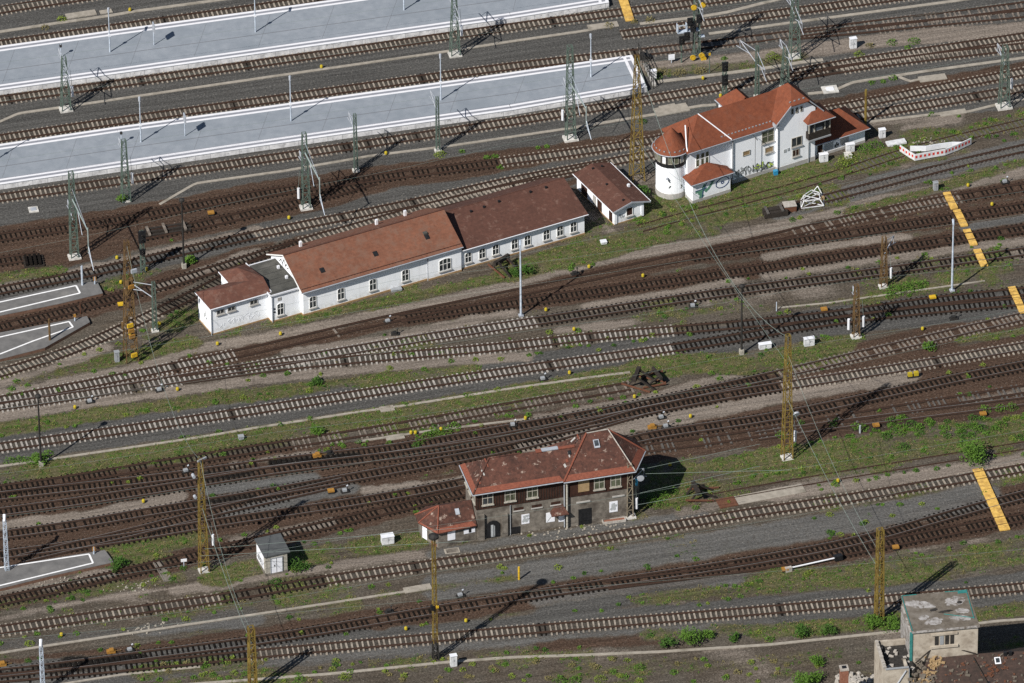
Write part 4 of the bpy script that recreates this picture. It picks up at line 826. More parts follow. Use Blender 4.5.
# annex in front
B(0,0,.45,5.45,1.83,3.0).obj('annex_wall','white_render',Cb); B(-.04,-.04,-.2,5.49,1.80,.45).obj('plinth','plinth_grey',Cb)
ar=MB().plate([(-.35,-.3,2.98),(5.8,-.3,2.98),(3.0,1.6,4.3)],.1).plate([(-.35,-.3,2.98),(-.35,1.95,2.98),(1.2,1.95,3.75),(3.0,1.6,4.3)],.1).plate([(5.8,-.3,2.98),(5.8,1.4,2.98),(4.4,1.4,3.7),(3.0,1.6,4.3)],.1).plate([(1.2,1.95,3.75),(4.4,1.4,3.7),(3.0,1.6,4.3)],.1).obj('annex_roof','roof_orange',Cb)
MB().tube((-.4,-.36,2.93),(5.85,-.36,2.93),.06).tube((-.42,-.3,2.93),(-.42,1.95,2.93),.06).obj('gutter','zinc',ar)
strokes(Cb,'graffiti_green',[[(.5,1.15),(1.9,1.2)],[(1.75,1.9),(1.25,1.0),(1.1,.2)],[(.9,.9),(1.5,.35)],[(2.9,2.0),(2.3,1.2),(1.9,.9)]],.34,0,0,.35,name='graffiti')
strokes(Cb,'graffiti_blue',[oval(4.3,1.45,.95,.72,20,.25),[(.4,1.35),(2.0,1.42)],[(2.0,2.05),(1.5,1.1),(1.35,.1)],[(2.5,2.1),(3.2,2.15)],oval(4.3,1.45,.2,.16,8)],.11,0,-.013,.35,name='graffiti')
# windows of the main wall
for px in (699.8,706.3,712.3): window(Cb,fc.loc(px,165,4)[0]-.35,1.85,3.9,.55,1.9,nx=1,ny=2,frame='frame_white',pane='glass_old',arch=.12,t=.06)
window(Cb,8.6,1.45,3.6,1.05,.7,nx=1,ny=1,frame='frame_old',pane='board_tan',sill=None)
window(Cb,11.7,1.45,4.55,1.75,1.75,nx=2,ny=2,frame='frame_old',pane='glass_old')
window(Cb,11.9,1.45,3.0,1.2,.8,nx=1,ny=1,frame='frame_old',pane='board_tan')
MB().tube((6.55,1.35,.0),(6.55,1.35,6.7),.08).obj('downpipe','cabinet_grey',Cb); MB().tube((12.8,.85,.0),(12.8,.85,6.7),.05).obj('downpipe','zinc',Cb); MB().tube((17.3,.85,.0),(17.3,.85,5.6),.05).obj('downpipe','cabinet_grey',Cb)
MB().tube((9.6,.95,1.6),(9.6,.95,6.2),.03).tube((9.6,.95,6.2),(9.6,1.45,6.2),.03).tube((9.6,.95,6.2),(9.6,.4,6.1),.05).obj('bracket_lamp','steel_dark',Cb)
for u in (14.95,15.6,16.25): window(Cb,u,.95,7.95,.34,.8,nx=1,ny=1,frame='frame_old',pane='glass_dark',sill=None,t=.05)
window(Cb,15.6,.95,3.0,1.5,1.35,nx=2,ny=1,frame='frame_old',pane='glass_dark'); window(Cb,15.5,.95,1.55,1.0,1.0,nx=2,ny=1,frame='frame_old',pane='timber_brown')
panel(Cb,'notice_board','graffiti_grey',13.9,.95,2.6,.35,.45); panel(Cb,'notice_board','graffiti_grey',14.4,.95,2.7,.3,.4)
strokes(Cb,'graffiti_grey',scribble(9,5.4,1.5,21),.22,7.0,1.45,.5); strokes(Cb,'graffiti_black',scribble(9,5.4,1.5,22),.09,7.0,1.437,.5); strokes(Cb,'graffiti_lime',scribble(3,1.5,.9,23),.10,9.7,1.43,1.0); strokes(Cb,'graffiti_lime',scribble(2,.8,.7,25),.10,11.6,1.43,.7)
# timber oriel over the low wing
oz=3.75
MB().box(16.95,.2,oz,20.1,3.4,oz+1.0).box(16.95,.2,oz+2.35,20.1,3.4,oz+2.6).obj('oriel','wood_dark',Cb)
MB().box(17.1,.35,oz+1.0,19.95,3.25,oz+2.35).obj('oriel_glazing','glass_dark',Cb)
ob=MB()
for x,y in ((17.02,.27),(17.8,.27),(19.3,.27),(20.03,.27),(20.03,1.8),(20.03,3.3)): ob.box(x-.07,y-.07,oz+1.0,x+.07,y+.07,oz+2.35)
ob.obj('oriel_post','frame_old',Cb)
panel(Cb,'broken_pane','graffiti_grey',18.55,.35,oz+1.02,.9,.45,0,.03)
orf=MB().plate([(16.55,-.2,oz+2.72),(20.5,-.2,oz+2.72),(18.4,1.6,oz+4.25)],.1).plate([(16.55,-.2,oz+2.72),(16.55,3.6,oz+2.72),(18.4,1.6,oz+4.25)],.1).plate([(20.5,-.2,oz+2.72),(20.5,3.6,oz+2.72),(18.4,1.6,oz+4.25)],.1).plate([(16.55,3.6,oz+2.72),(20.5,3.6,oz+2.72),(18.4,1.6,oz+4.25)],.1).obj('oriel_roof','roof_orange',Cb)
MB().tube((16.5,-.26,oz+2.64),(20.55,-.26,oz+2.64),.06).obj('gutter','zinc',orf)
B(16.9,.12,oz-.22,20.15,.94,oz-.01).obj('oriel_corbel','cabinet_grey',Cb)
# low wing at the right end
B(18.34,1.4,.35,25.9,6.5,2.25).obj('low_wall','white_render',Cb); B(18.37,1.36,-.2,25.94,6.5,.35).obj('plinth','plinth_grey',Cb)
lw=MB().plate([(18.4,.95,2.2),(26.35,.95,2.2),(23.6,4.0,4.4),(18.4,4.0,4.4)],.1).plate([(26.35,.95,2.2),(26.35,6.95,2.2),(23.6,4.0,4.4)],.1).plate([(18.4,6.95,2.2),(26.35,6.95,2.2),(23.6,4.003,4.4),(18.4,4.003,4.4)],.1).obj('low_roof','roof_orange',Cb)
MB().tube((18.4,.88,2.15),(26.4,.88,2.15),.06).obj('gutter','zinc',lw)
panel(Cb,'bricked_window','plinth_grey',22.9,1.4,.8,1.2,1.1); panel(Cb,'bricked_window','graffiti_grey',20.6,1.4,.6,1.3,1.0); window(Cb,19.3,1.4,.5,.8,1.4,nx=1,ny=1,pane='timber_brown',frame='frame_old',sill=None,name='door')
strokes(Cb,'graffiti_black',scribble(5,2.4,.9,31),.10,20.4,1.4,.5)
# ------------------------------------------------------------------ D: the dark brick signal box
fd=Fr(478,541.5,14)
Db=thing('old_signal_box','derelict signal box with dark timber upper floor, grey masonry base and mottled old tiled roof','building',fd.o,fd.a)
fz=4.3
lowf=[(0,.4),(10.85,.4),(10.85,.12),(18.6,.12),(20.6,3.3),(20.6,4.3),(18.9,6.6),(10.85,6.6),(10.85,5.8),(0,5.8)]
MB().prism(lowf,-.2,fz).obj('lower_wall','masonry_grey',Db)
upf=[(-.08,.32),(10.8,.32),(10.8,.04),(18.66,.04),(20.7,3.3),(20.7,4.3),(18.95,6.68),(10.8,6.68),(10.8,5.88),(-.08,5.88)]
MB().prism(upf,fz+.002,6.95).obj('upper_wall','timber_brown',Db)
bat=MB(); k=0
while k<34: bat.box(.1+k*.32,.285,fz+.15,.16+k*.32,.33,6.9); k+=1
bat.obj('cladding_batten','wood_dark',Db)
dr=MB(); ez=6.92
LL=[(-.55,-.15,ez),(11.0,-.15,ez),(14.3,3.1,9.5),(2.2,3.1,9.5)]
dr.plate(LL,.13).plate([(-.55,6.35,ez),(-.55,-.15,ez),(2.2,3.1,9.5)],.13).plate([(-.55,6.35,ez),(11.0,6.35,ez),(14.3,3.103,9.5),(2.2,3.103,9.5)],.13)
dro=dr.obj('left_roof','roof_old',Db)
r1,r2=(14.3,3.9,10.35),(17.0,4.05,10.35)
c1,c2,c3,c4,c5=(10.4,-.42,ez+.02),(19.15,-.42,ez+.02),(21.35,3.4,ez+.02),(20.9,6.0,ez+.02),(19.0,7.3,ez+.02)
c6=(10.4,7.3,ez+.02)
rr_=MB().plate([c1,c2,r2,r1],.13).plate([c2,c3,r2],.13).plate([c3,c4,r2],.13).plate([c4,c5,r2],.13).plate([c5,c6,r1,r2],.13).plate([c6,c1,r1],.13).obj('right_roof','roof_old',Db)
def hips(par,segs,mat='hip_tile',r=.1):
    b=MB()
    for p,q in segs: b.tube((p[0],p[1],p[2]+.05),(q[0],q[1],q[2]+.05),r)
    return b.obj('hip_tiles',mat,par)
hips(dro,[((-.55,-.15,ez),(2.2,3.1,9.5)),((2.2,3.1,9.5),(6.0,3.1,9.5))],'roof_old'); hips(rr_,[(c1,r1)],r=.12); hips(rr_,[(r1,r2),(c2,r2)],'stone_rubble',.07); hips(rr_,[(c3,r2)],r=.1)
def eavesband(par,p,q,inset,rise):   # new orange tiles along the eaves
    d=(q[0]-p[0],q[1]-p[1]); L=math.hypot(*d); n=(-d[1]/L,d[0]/L)
    MB().plate([(p[0]+d[0]/L*.02,p[1]+d[1]/L*.02,p[2]+.02),(q[0]-d[0]/L*.02,q[1]-d[1]/L*.02,q[2]+.02),(q[0]+n[0]*inset-d[0]/L*inset*.75,q[1]+n[1]*inset-d[1]/L*inset*.75,q[2]+.02+rise),(p[0]+n[0]*inset+d[0]/L*inset*.75,p[1]+n[1]*inset+d[1]/L*inset*.75,p[2]+.02+rise)],.04).obj('eaves_tiles','hip_tile',par)
eavesband(dro,(-.5,-.14,ez+.01),(10.5,-.14,ez+.01),.55,.44); eavesband(rr_,(10.5,-.41,ez+.03),(19.1,-.41,ez+.03),.6,.47); eavesband(rr_,(19.2,-.35,ez+.03),(21.3,3.3,ez+.03),.7,.55)
eavesband(dro,(-.54,6.2,ez+.01),(-.54,-.05,ez+.01),.5,.46)
MB().tube((-.6,-.22,ez-.08),(10.4,-.22,ez-.08),.07).tube((-.62,-.2,ez-.08),(-.62,6.3,ez-.08),.07).obj('gutter','zinc',dro); MB().tube((10.4,-.5,ez-.06),(19.2,-.5,ez-.06),.07).tube((19.2,-.5,ez-.06),(21.43,3.4,ez-.06),.07).obj('gutter','zinc',rr_)
zl=lambda u,v: ez+2.58*(v+.15)/3.25; zR=lambda u,v: ez+3.41*(v+.42)/4.35
def roofpatch(par,name,mat,px,py,w,d,zf,th=.07,rot=0.0):
    u,v,z=fd.on(px,py,zf,8); h=.05; pts=[]
    for a,b_ in ((-w/2,-d/2),(w/2,-d/2),(w/2,d/2),(-w/2,d/2)):
        x,y=u+a*math.cos(rot)-b_*math.sin(rot),v+a*math.sin(rot)+b_*math.cos(rot); pts.append((x,y,zf(x,y)+th))
    return MB().plate(pts,.06).obj(name,mat,par)
for i,(px,py,w,d,r_) in enumerate(((486.5,463,.14,.9,.25),(483,473,.16,.6,.4),(479,482,.2,.5,.4),(573,440,.7,.14,.5),(578,437,.14,.5,.2),(569,455,.16,.5,.1),(567,461,.3,.3,.2),(565,466,.25,.35,.4))): roofpatch(dro,'bare_batten','plinth_grey' if i%2 else 'hip_tile',px,py,w,d,zl,.062+.002*i,r_)
roofpatch(rr_,'skylight','zinc',596.5,444.5,.7,.8,zR,.16); roofpatch(rr_,'skylight_glass','glass_dark',596.5,444.2,.5,.55,zR,.175)
roofpatch(dro,'roof_hole','black_box',569.5,453,.4,.4,zl,.09)
MB().plate([(8.6,2.85,9.55),(10.6,2.85,9.55),(10.6,3.35,9.6),(8.6,3.35,9.6)],.12).obj('ridge_patch','zinc',dro); MB().plate([(7.9,2.8,9.5),(8.58,2.8,9.5),(8.58,3.4,9.56),(7.9,3.4,9.56)],.1).plate([(10.62,2.8,9.5),(12.6,2.8,9.5),(12.6,3.2,9.56),(10.62,3.2,9.56)],.1).obj('ridge_tiles','hip_tile',dro)
# upper windows
for px,pn in ((488.3,'glass_dark'),(510.5,'board_tan'),(532.5,'board_tan')):
    u=(px-478)/88*10.83; window(Db,u+.05,.32,fz+.6,1.35,1.75,nx=2,ny=2,frame='frame_old',pane='glass_old' if pn=='board_tan' else pn,sill='frame_old',t=.1)
panel(Db,'boarded_window','board_tan',12.95,.04,fz+.55,1.35,1.8); 
for px in (599,615.5): 
    u=10.85+(px-566)/64*7.76; window(Db,u,.04,fz+.55,1.3,1.8,nx=2,ny=2,frame='frame_old',pane='glass_old',sill='frame_old',t=.1)
for v in (1.3,3.2,4.9): window(Db,-.08,v,fz+.6,1.15,1.6,-PI/2,nx=2,ny=2,frame='frame_old',pane='glass_dark',sill='frame_old',t=.1)
# lower floor details
for x,w in ((7.0-.3-1.6,1.15),(7.3,1.2),(9.6,1.15)):
    panel(Db,'vent_opening','timber_brown',x,.4,3.35,w,.38,0,.02); panel(Db,'vent_sill','plinth_grey',x,.4,3.2,w+.2,.13,0,.1)
def archdoor(x,y,w,h):
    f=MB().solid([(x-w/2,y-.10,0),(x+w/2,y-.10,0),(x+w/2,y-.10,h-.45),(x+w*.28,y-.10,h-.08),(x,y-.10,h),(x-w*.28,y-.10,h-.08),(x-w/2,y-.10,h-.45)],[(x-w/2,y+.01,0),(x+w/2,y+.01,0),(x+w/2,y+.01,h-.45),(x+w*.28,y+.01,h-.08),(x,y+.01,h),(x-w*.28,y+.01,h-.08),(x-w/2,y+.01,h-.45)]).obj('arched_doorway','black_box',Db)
    MB().box(x-.28,y-.13,.15,x+.02,y-.1,h-.55).box(x+.12,y-.125,.15,x+.2,y-.1,h-.7).obj('door','graffiti_grey',f)
archdoor(1.95,.4,1.55,2.4)
panel(Db,'buttress','masonry_grey',.45,.4,0,.8,3.6,0,.3); panel(Db,'buttress','masonry_grey',3.35,.4,0,.7,3.2,0,.3)
for x,y,z,w,h,rz in ((6.05-.15,.4,1.25,.95,1.35,0),(9.0-.05,.4,.95,1.05,1.35,0),(10.35,.4,.75,.8,.85,0)):
    panel(Db,'boarded_window','board_white',x,y,z,w,h,rz)
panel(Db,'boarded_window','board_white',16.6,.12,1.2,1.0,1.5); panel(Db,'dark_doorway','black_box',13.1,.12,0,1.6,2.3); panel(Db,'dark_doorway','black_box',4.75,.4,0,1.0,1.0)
for x,z,w in ((12.9,3.25,1.7),(17.2,3.3,1.5)): panel(Db,'lintel','plinth_grey',x,.12,z,w,.16,0,.12)
strokes(Db,'graffiti_grey',[[(0,.1),(.2,.5),(.4,.1),(.6,.5)],[(.1,.8),(.6,.9)]],.3,5.6,.34,1.5); strokes(Db,'graffiti_grey',[[(0,.1),(.2,.5),(.4,.1),(.3,.9)],[(.1,.7),(.6,.6)]],.3,16.3,.06,1.5); strokes(Db,'graffiti_grey',[[(0,0),(.7,.9)]],.09,8.55,.34,1.1)
cn=MB().plate([(8.9,-.55,2.35),(11.0,-.55,2.35),(10.4,.38,3.3),(9.5,.38,3.3)],.1).plate([(8.9,-.55,2.35),(9.5,.38,3.3),(8.9,.38,2.35)],.1).plate([(11.0,-.55,2.35),(10.4,.38,3.3),(11.0,.38,2.35)],.1).obj('door_canopy','roof_old',Db)
MB().tube((10.88,-.1,.0),(10.88,-.1,6.85),.13,n=8).obj('corner_post','frame_old',Db); MB().tube((10.62,.2,.0),(10.62,.2,6.8),.07).obj('downpipe','zinc',Db); MB().tube((4.05,.28,0),(4.05,.28,4.3),.05).obj('downpipe','cabinet_grey',Db)
# low annex at its left
an=[(-4.85,-.05),(-.03,.42),(-.03,5.2),(-4.85,5.2),(-6.25,3.9),(-6.25,2.5)]
MB().prism(an,-.2,2.3).obj('annex_wall','masonry_grey',Db)
a1,a2,a3,a4,a5,a6=(-5.0,-.4,2.28),(-.1,.08,2.28),(-.1,5.5,2.28),(-5.0,5.5,2.28),(-6.65,4.1,2.28),(-6.65,2.35,2.28); t1,t2=(-4.1,2.5,4.2),(-.1,2.75,4.2)
ar=MB().plate([a1,a2,t2,t1],.1).plate([a6,a1,t1],.1).plate([a5,a6,t1],.1).plate([a4,a5,t1],.1).plate([a3,a4,t1,t2],.1).obj('annex_roof','roof_old',Db)
hips(ar,[(a1,t1),(a6,t1),(a5,t1)],r=.09)
eavesband(ar,(-4.95,-.39,2.30),(-.15,.09,2.30),.5,.34); eavesband(ar,(-6.6,2.3,2.30),(-5.05,-.33,2.30),.4,.25)
def zA(u,v): return 2.28+1.92*(v+.25)/2.85
u,v,z=fd.on(457.3,512.3,zA); MB().plate([(u-.25,v-.3,zA(u,v-.3)+.15),(u+.25,v-.3,zA(u,v-.3)+.15),(u+.25,v+.3,zA(u,v+.3)+.15),(u-.25,v+.3,zA(u,v+.3)+.15)],.1).obj('skylight','zinc',ar)
an_a=math.atan2(.47,4.82)
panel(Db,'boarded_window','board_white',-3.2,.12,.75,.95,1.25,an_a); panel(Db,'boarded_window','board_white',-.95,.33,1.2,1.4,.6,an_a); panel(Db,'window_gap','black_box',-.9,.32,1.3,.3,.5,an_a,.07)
panel(Db,'annex_door','board_white',-5.95,2.0,.15,.8,1.9,math.atan2(-2.55,1.4)); panel(Db,'plinth_patch','brick_red',-5.2,.62,.02,1.0,.35,math.atan2(-2.55,1.4))
# ------------------------------------------------------------------ the small hut
fh=Fr(265.8,576.4,19)
Hb=thing('hut','small pale hut with flat grey roof and white double door, beside a yellow mast','hut',fh.o,fh.a)
B(0,0,.35,2.7,3.5,2.8).obj('wall','frame_old',Hb); B(-.04,-.04,-.2,2.74,3.54,.35).obj('plinth','masonry_grey',Hb)
MB().plate([(-.15,-.15,2.9),(3.05,-.1,2.9),(3.1,3.7,3.05),(-.15,3.65,3.05)],.14).obj('roof','slate_grey',Hb)
dd=panel(Hb,'door','board_white',1.35,0,.3,1.35,2.05); MB().box(-.02,-.07,.05,.02,-.05,2.0).box(-.3,-.075,.9,-.18,-.05,1.15).obj('door_seam','steel_dark',dd); 
MB().box(.58,-.09,.3,.67,.0,2.42).box(2.03,-.09,.3,2.12,.0,2.42).box(.58,-.09,2.36,2.12,.0,2.45).obj('door_frame','cabinet_grey',Hb)
panel(Hb,'side_panel','board_white',0,1.9,.6,2.6,1.9,-PI/2); strokes(Hb,'graffiti_black',scribble(4,1.6,.8,77),.06,-.06,2.7,.9,-PI/2)
# ------------------------------------------------------------------ the ruined tower and its roofs, lower right
fo=G(911,630,12.6); RU=thing('ruined_building','half ruined plastered tower with flat stained roof and collapsed tiled roofs at its foot','building',(fo[0],fo[1],0),R(8))
B(.2,0,0,7.8,6.7,12.2).obj('tower_wall','ruin_render',RU)
B(.1,-.2,12.2,7.9,6.95,12.5).obj('tower_roof','ruin_roof',RU)
pt=MB(); 
def blob(cx,cy,a,b_,rot,seed,z):
    r=random.Random(seed); pts=[]
    for k in range(30):
        t=2*PI*k/30; q=r.uniform(.82,1.12); x,y=a*q*math.cos(t),b_*q*math.sin(t); pts.append((cx+x*math.cos(rot)-y*math.sin(rot),cy+x*math.sin(rot)+y*math.cos(rot)))
    return pts
for i,(x,y,a,b_,ro) in enumerate(((1.9,4.9,1.75,.75,-.35),(6.05,4.95,1.25,.95,.2),(2.9,1.35,1.05,.75,.2),(1.9,2.3,.65,.5,.4),(6.1,1.6,1.3,.55,-.25),(6.5,2.9,.85,.5,-.3))):
    pt.prism(blob(x,y,a,b_,ro,i,0),12.502,12.51+.002*i)
pt.obj('roof_coating','ruin_white',RU)
for i_,(x_,y_,a_,b_,ro_) in enumerate(((6.5,4.6,.3,.26,0),(3.3,3.6,.5,.25,.3),(4.6,3.1,.9,.22,.1))): MB().prism(blob(x_,y_,a_,b_,ro_,40+i_,0),12.503,12.54).obj('roof_hole','ruin_black',RU)
for i_,(p,q) in enumerate((((.16,-.1),(.16,6.8)),((5.2,6.85),(7.8,6.75)),((7.7,6.7),(7.55,1.2)),((4.3,2.6),(7.6,1.3)),((.2,6.85),(1.9,6.85)))): MB().prism(band(p,q,-.045,.045,0,1),12.505,12.55+.003*i_).obj('teal_sheet','teal_paint',RU)
MB().box(-.08,-.1,5.5,.19,.25,12.1).obj('teal_sheet','teal_paint',RU); MB().prism([(6.6,6.3),(7.7,6.3),(7.8,6.85),(6.7,6.85)],12.504,12.57).obj('teal_sheet','teal_paint',RU)
MB().box(.08,-.26,12.25,7.95,-.202,12.52).obj('roof_edge','ruin_white',RU)
for x in (3.05,3.65,4.25,4.85): panel(RU,'louvre_window','ruin_black' if x!=3.65 else 'cabinet_grey',x-.05,0,10.15,.42,1.25)
panel(RU,'window_surround','ruin_render',3.9,0,9.75,3.2,.3,0,.18); panel(RU,'window_surround','ruin_render',3.9,0,11.5,3.0,.28,0,.14)
MB().box(-.02,.5,7.0,.198,6.2,11.8).obj('white_side','ruin_white',RU)
# left low block, open to the sky
lb=MB()
for x0,y0,x1,y1,h in ((-3.55,-2.2,-3.2,3.5,9.0),(-3.2,3.15,.1,3.5,9.0),(-3.2,-2.2,-.6,-1.85,8.9),(-.9,-1.85,-.6,-.2,8.7)): lb.box(x0,y0,0,x1,y1,h)
lb.obj('roofless_wall','ruin_render',RU)
MB().box(-3.2,-1.85,7.9,.15,3.15,8.3).obj('dark_floor','ruin_black',RU)  # floor between the roofless walls, coloured nearly black with paler patches
cr=MB(); r=random.Random(5)
for k in range(11): cr.cbox(-3.37,-2.0+k*.5,9.0,.36,.34,.18+.18*r.random(),r.uniform(-.2,.2))
for k in range(14): cr.cbox(r.uniform(-3.0,0),r.uniform(-1.7,3.0),8.3,.25+.3*r.random(),.2+.3*r.random(),.12+.1*r.random(),r.uniform(0,3))
cr.obj('rubble','stone_rubble',RU)['kind']='stuff'
MB().box(-3.3,-2.3,8.95,-.6,-2.12,9.1).obj('coping','cabinet_grey',RU)
MB().tube((-2.4,-2.25,5.9),(-.9,-2.25,8.6),.09).tube((-.55,-2.1,2),(-.55,-2.1,8.8),.08).obj('pipe','zinc',RU)
# brown tiled roof sloping to the viewer
rz_=lambda y: 8.45+ (y+.1)*.52
def RP(pts,t=.25): return MB().plate([(x,y,rz_(y)) for x,y in pts],t)
rf=RP([(2.0,-.1),(24,-.6),(24,-8),(-.3,-8),(-.1,-4.2),(.6,-2.2)]).obj('tiled_roof','roof_ruin',RU)
MB().plate([(2,-.1,8.4),(24,-.6,8.2),(24,5.5,4.6),(7.9,5.5,4.6),(7.9,-.05,8.4)],.25).obj('rear_roof','roof_ruin',RU)
B(-.2,-7.5,0,24,-.9,4.4).obj('lower_wall','ruin_render',RU); B(8.0,-.9,0,23.8,5.2,4.3).obj('lower_wall','ruin_render',RU)
rb=MB(); r=random.Random(11)
for k in range(60):
    t=r.random(); x=-.2+t*3.4+r.gauss(0,.3); y=-3.6+t*3.3+r.gauss(0,.35); rb.cbox(x,y,rz_(y)-.05,.25+.35*r.random(),.14+.2*r.random(),.1+.16*r.random(),r.uniform(0,3))
rb.obj('loose_slats','board_tan',rf)['kind']='stuff'
rb=MB()
for k in range(150):
    x=r.uniform(1,20); y=r.uniform(-7,-.5); rb.cbox(x,y,rz_(y)-.02,.16+.22*r.random(),.12+.15*r.random(),.06+.06*r.random(),r.uniform(0,3))
for k in range(18):
    x=r.gauss(9.3,.5); y=r.gauss(-2.2,.4); rb.cbox(x,y,rz_(y)-.02,.2+.3*r.random(),.15+.2*r.random(),.1,r.uniform(0,3))
rb.obj('broken_tiles','rust_old',rf)['kind']='stuff'
rb=MB()
for k in range(160):
    x=r.uniform(-.2,19); y=r.uniform(-7.5,-.3); rb.cbox(x,y,rz_(y)-.03,.15+.5*r.random()**2,.1+.2*r.random(),.06+.1*r.random(),r.uniform(0,3))
for k in range(60):
    x=r.gauss(.8,.9); y=r.gauss(-3.2,1.4); rb.cbox(x,y,rz_(y)-.05,.2+.4*r.random(),.15+.3*r.random(),.1+.25*r.random(),r.uniform(0,3))
rb.obj('roof_debris','ruin_roof',rf)['kind']='stuff'
RP([(8.2,-5.6),(8.7,-5.6),(8.65,-3.4),(8.25,-3.2)],.02).obj('roof_hole','black_box',rf).location=(0,0,.05)
RP([(9.6,-.75),(10.3,-.75),(10.3,-1.5),(9.6,-1.5)],.05).obj('roof_window','zinc_white',rf).location=(0,0,.08)
RP([(9.72,-.87),(10.18,-.87),(10.18,-1.38),(9.72,-1.38)],.03).obj('roof_window_glass','glass_dark',rf).location=(0,0,.1)
for p_,q_ in (((7.2,-.6,rz_(-.6)+.15),(8.9,-5.2,rz_(-5.2)+.15)),((5.8,.1,9.1),(7.6,-.3,8.6)),((.4,-1.0,8.6),(2.6,.2,9.6))): MB().tube(p_,q_,.08).obj('fallen_beam','wood_dark',rf)
rb=MB()
for x in (10.9,11.5): rb.cbox(x,-.6,8.2,.35,.3,.5)
rb.obj('vent_block','black_box',rf)
# chimney and rubble heap beside it
cpos=G(843.5,708); ch=thing('brick_chimney','square red brick chimney stump with pale cap, left of the ruined tower','chimney',cpos,R(8))
B(-.45,-.45,0,.45,.45,5.6).obj('shaft','brick_red',ch); B(-.5,-.5,5.6,.5,.5,5.8).obj('cap','stone_rubble',ch); B(-.25,-.25,5.8,.25,.25,5.86).obj('flue','black_box',ch)
hp=G(856,690); t=MB(); r=random.Random(8)
for k in range(120):
    x=r.gauss(0,1.2); y=r.gauss(0,1.3); z=max(0,1.0-.3*math.hypot(x,y)); t.cbox(x,y,0,.3+.5*r.random(),.25+.4*r.random(),z+.15+.2*r.random(),r.uniform(0,3),.7)
o=t.obj('rubble_heap','stone_rubble',None,hp); tag(o,'heap of pale rubble between the chimney stump and the ruined walls','rubble heap')
# ------------------------------------------------------------------ masts
def lattice(b,h,w0,w1,n,leg,dg,z0=0.0,d0=None,d1=None):
    d0=d0 or w0; d1=d1 or w1
    def c(t,k):
        w,d=w0+(w1-w0)*t,d0+(d1-d0)*t; sx,sy=((-1,-1),(1,-1),(1,1),(-1,1))[k]; return (sx*w/2,sy*d/2,z0+(h-z0)*t)
    for k in range(4): b.tube(c(0,k),c(1,k),leg,leg*.75,4)
    for i in range(n):
        t0,t1=i/n,(i+1)/n
        for k in range(4):
            j=(k+1)%4
            b.tube(c(t0,k),c(t1,j),dg,None,4,False) if (i+k)%2 else b.tube(c(t0,j),c(t1,k),dg,None,4,False)
            b.tube(c(t1,k),c(t1,j),dg,None,4,False)
    return b
def azv(a): return math.cos(R(a)),math.sin(R(a))
def cantilever(par,h,az,L,rz):
    x,y=azv(az-math.degrees(rz)); b=MB()
    b.tube((x*.2,y*.2,h+1.2),(x*L,y*L,h+.65),.05).tube((x*.2,y*.2,h-.6),(x*L*.95,y*L*.95,h+.6),.06).tube((x*L*.4,y*L*.4,h-.05),(x*L*1.2,y*L*1.2,h-.6),.05).tube((x*L,y*L,h+.65),(x*L*.98,y*L*.98,h-.45),.035)
    return b.obj('cantilever','zinc',par)
def mast(label,base,top,w0,w1,mat,found=1.5,arms=(),group='lattice catenary masts',rz=.24,leg=.085,dg=.038,weights=None,extra=None):
    p=G(*base); h=HT(base[0],base[1],top)
    t=thing('catenary_mast',label,'mast',p,rz,group)
    n=max(6,int(h/(.9+.25*w0)))
    lattice(MB(),h,w0,w1,n,leg,dg,.15).obj('lattice','steel_'+mat,t)
    if found:
        f=MB().cbox(0,0,-.3,found,found*.8,.55,0,.94); f.obj('foundation','foundation',t)
    for a in arms:
        if a[0]=='c': cantilever(t,a[1],a[2],a[3],rz)
        elif a[0]=='p':           # long portal arm with a drop tube and registration arms
            _,hh,az,L,dr=a; x,y=azv(az-math.degrees(rz)); b=MB()
            b.tube((0,0,hh),(x*L,y*L,hh-.1),.10,.08).tube((x*L,y*L,hh+.3),(x*L,y*L,hh-dr),.085,.07); b.obj('portal_arm','steel_pale',t)
            b=MB().tube((0,0,hh+1.6),(x*L*.9,y*L*.9,hh),.02)
            b.tube((x*L*.35,y*L*.35,hh-.1),(x*L*.6,y*L*.6,hh-2.6),.035).tube((x*L,y*L,hh-dr*.7),(x*L*1.3,y*L*1.3,hh-dr*1.35),.04).tube((x*L,y*L,hh-dr*.95),(x*L*1.3,y*L*1.3,hh-dr*1.35),.03); b.obj('registration_arm','steel_galv',t)
    if weights:
        hh,az,off=weights; x,y=azv(az); MB().tube((x*off,y*off,hh),(x*off,y*off,hh+1.5),.17,n=8).obj('tension_weight','zinc_white',t); MB().tube((x*off,y*off,hh+1.5),(x*off*.8,y*off*.8,hh+4),.02).obj('tension_wire','wire_metal',t)
    return t,p,h,rz
NE,SW=104,-76
m1=mast('green lattice mast with white foundation block between the two platforms, at far left',(66,110),57,1.15,.5,'green',1.7,(('c',6.6,NE,3.3),('c',6.2,SW,3.2)),weights=(1.9,0,.9))
mast('green lattice mast between the two platforms, near the top middle',(199*4/4+256,55),-6,1.15,.5,'green',1.7,(('c',7.0,NE,3.3),('c',6.6,SW,3.2)),weights=(2.8,0,.9))
mast('green lattice mast with a small bush at its foot below the lower platform',(126,201),140,1.05,.5,'green',1.0,(('c',6.8,NE,3.2),),weights=(2.5,0,.9))
mast('tall green lattice mast with long portal arm over the dark tracks, left edge',(74.5,257.5),172,.95,.55,'green',1.6,(('p',8.7,SW+3,7.4,3.4),('c',6.0,NE,3)))
mast('green lattice mast with bent portal arm above the white building roof',(306,208),133,.95,.5,'green',1.6,(('p',8.3,SW+3,6.6,3.0),('c',6.0,NE,3)),weights=(1.6,180,.9))
mast('slim green mast with short cross bar, left of the platform lamp',(356,171),114,.42,.3,'green',.9,(('c',6.0,NE,3.5),),leg=.07,dg=.03)
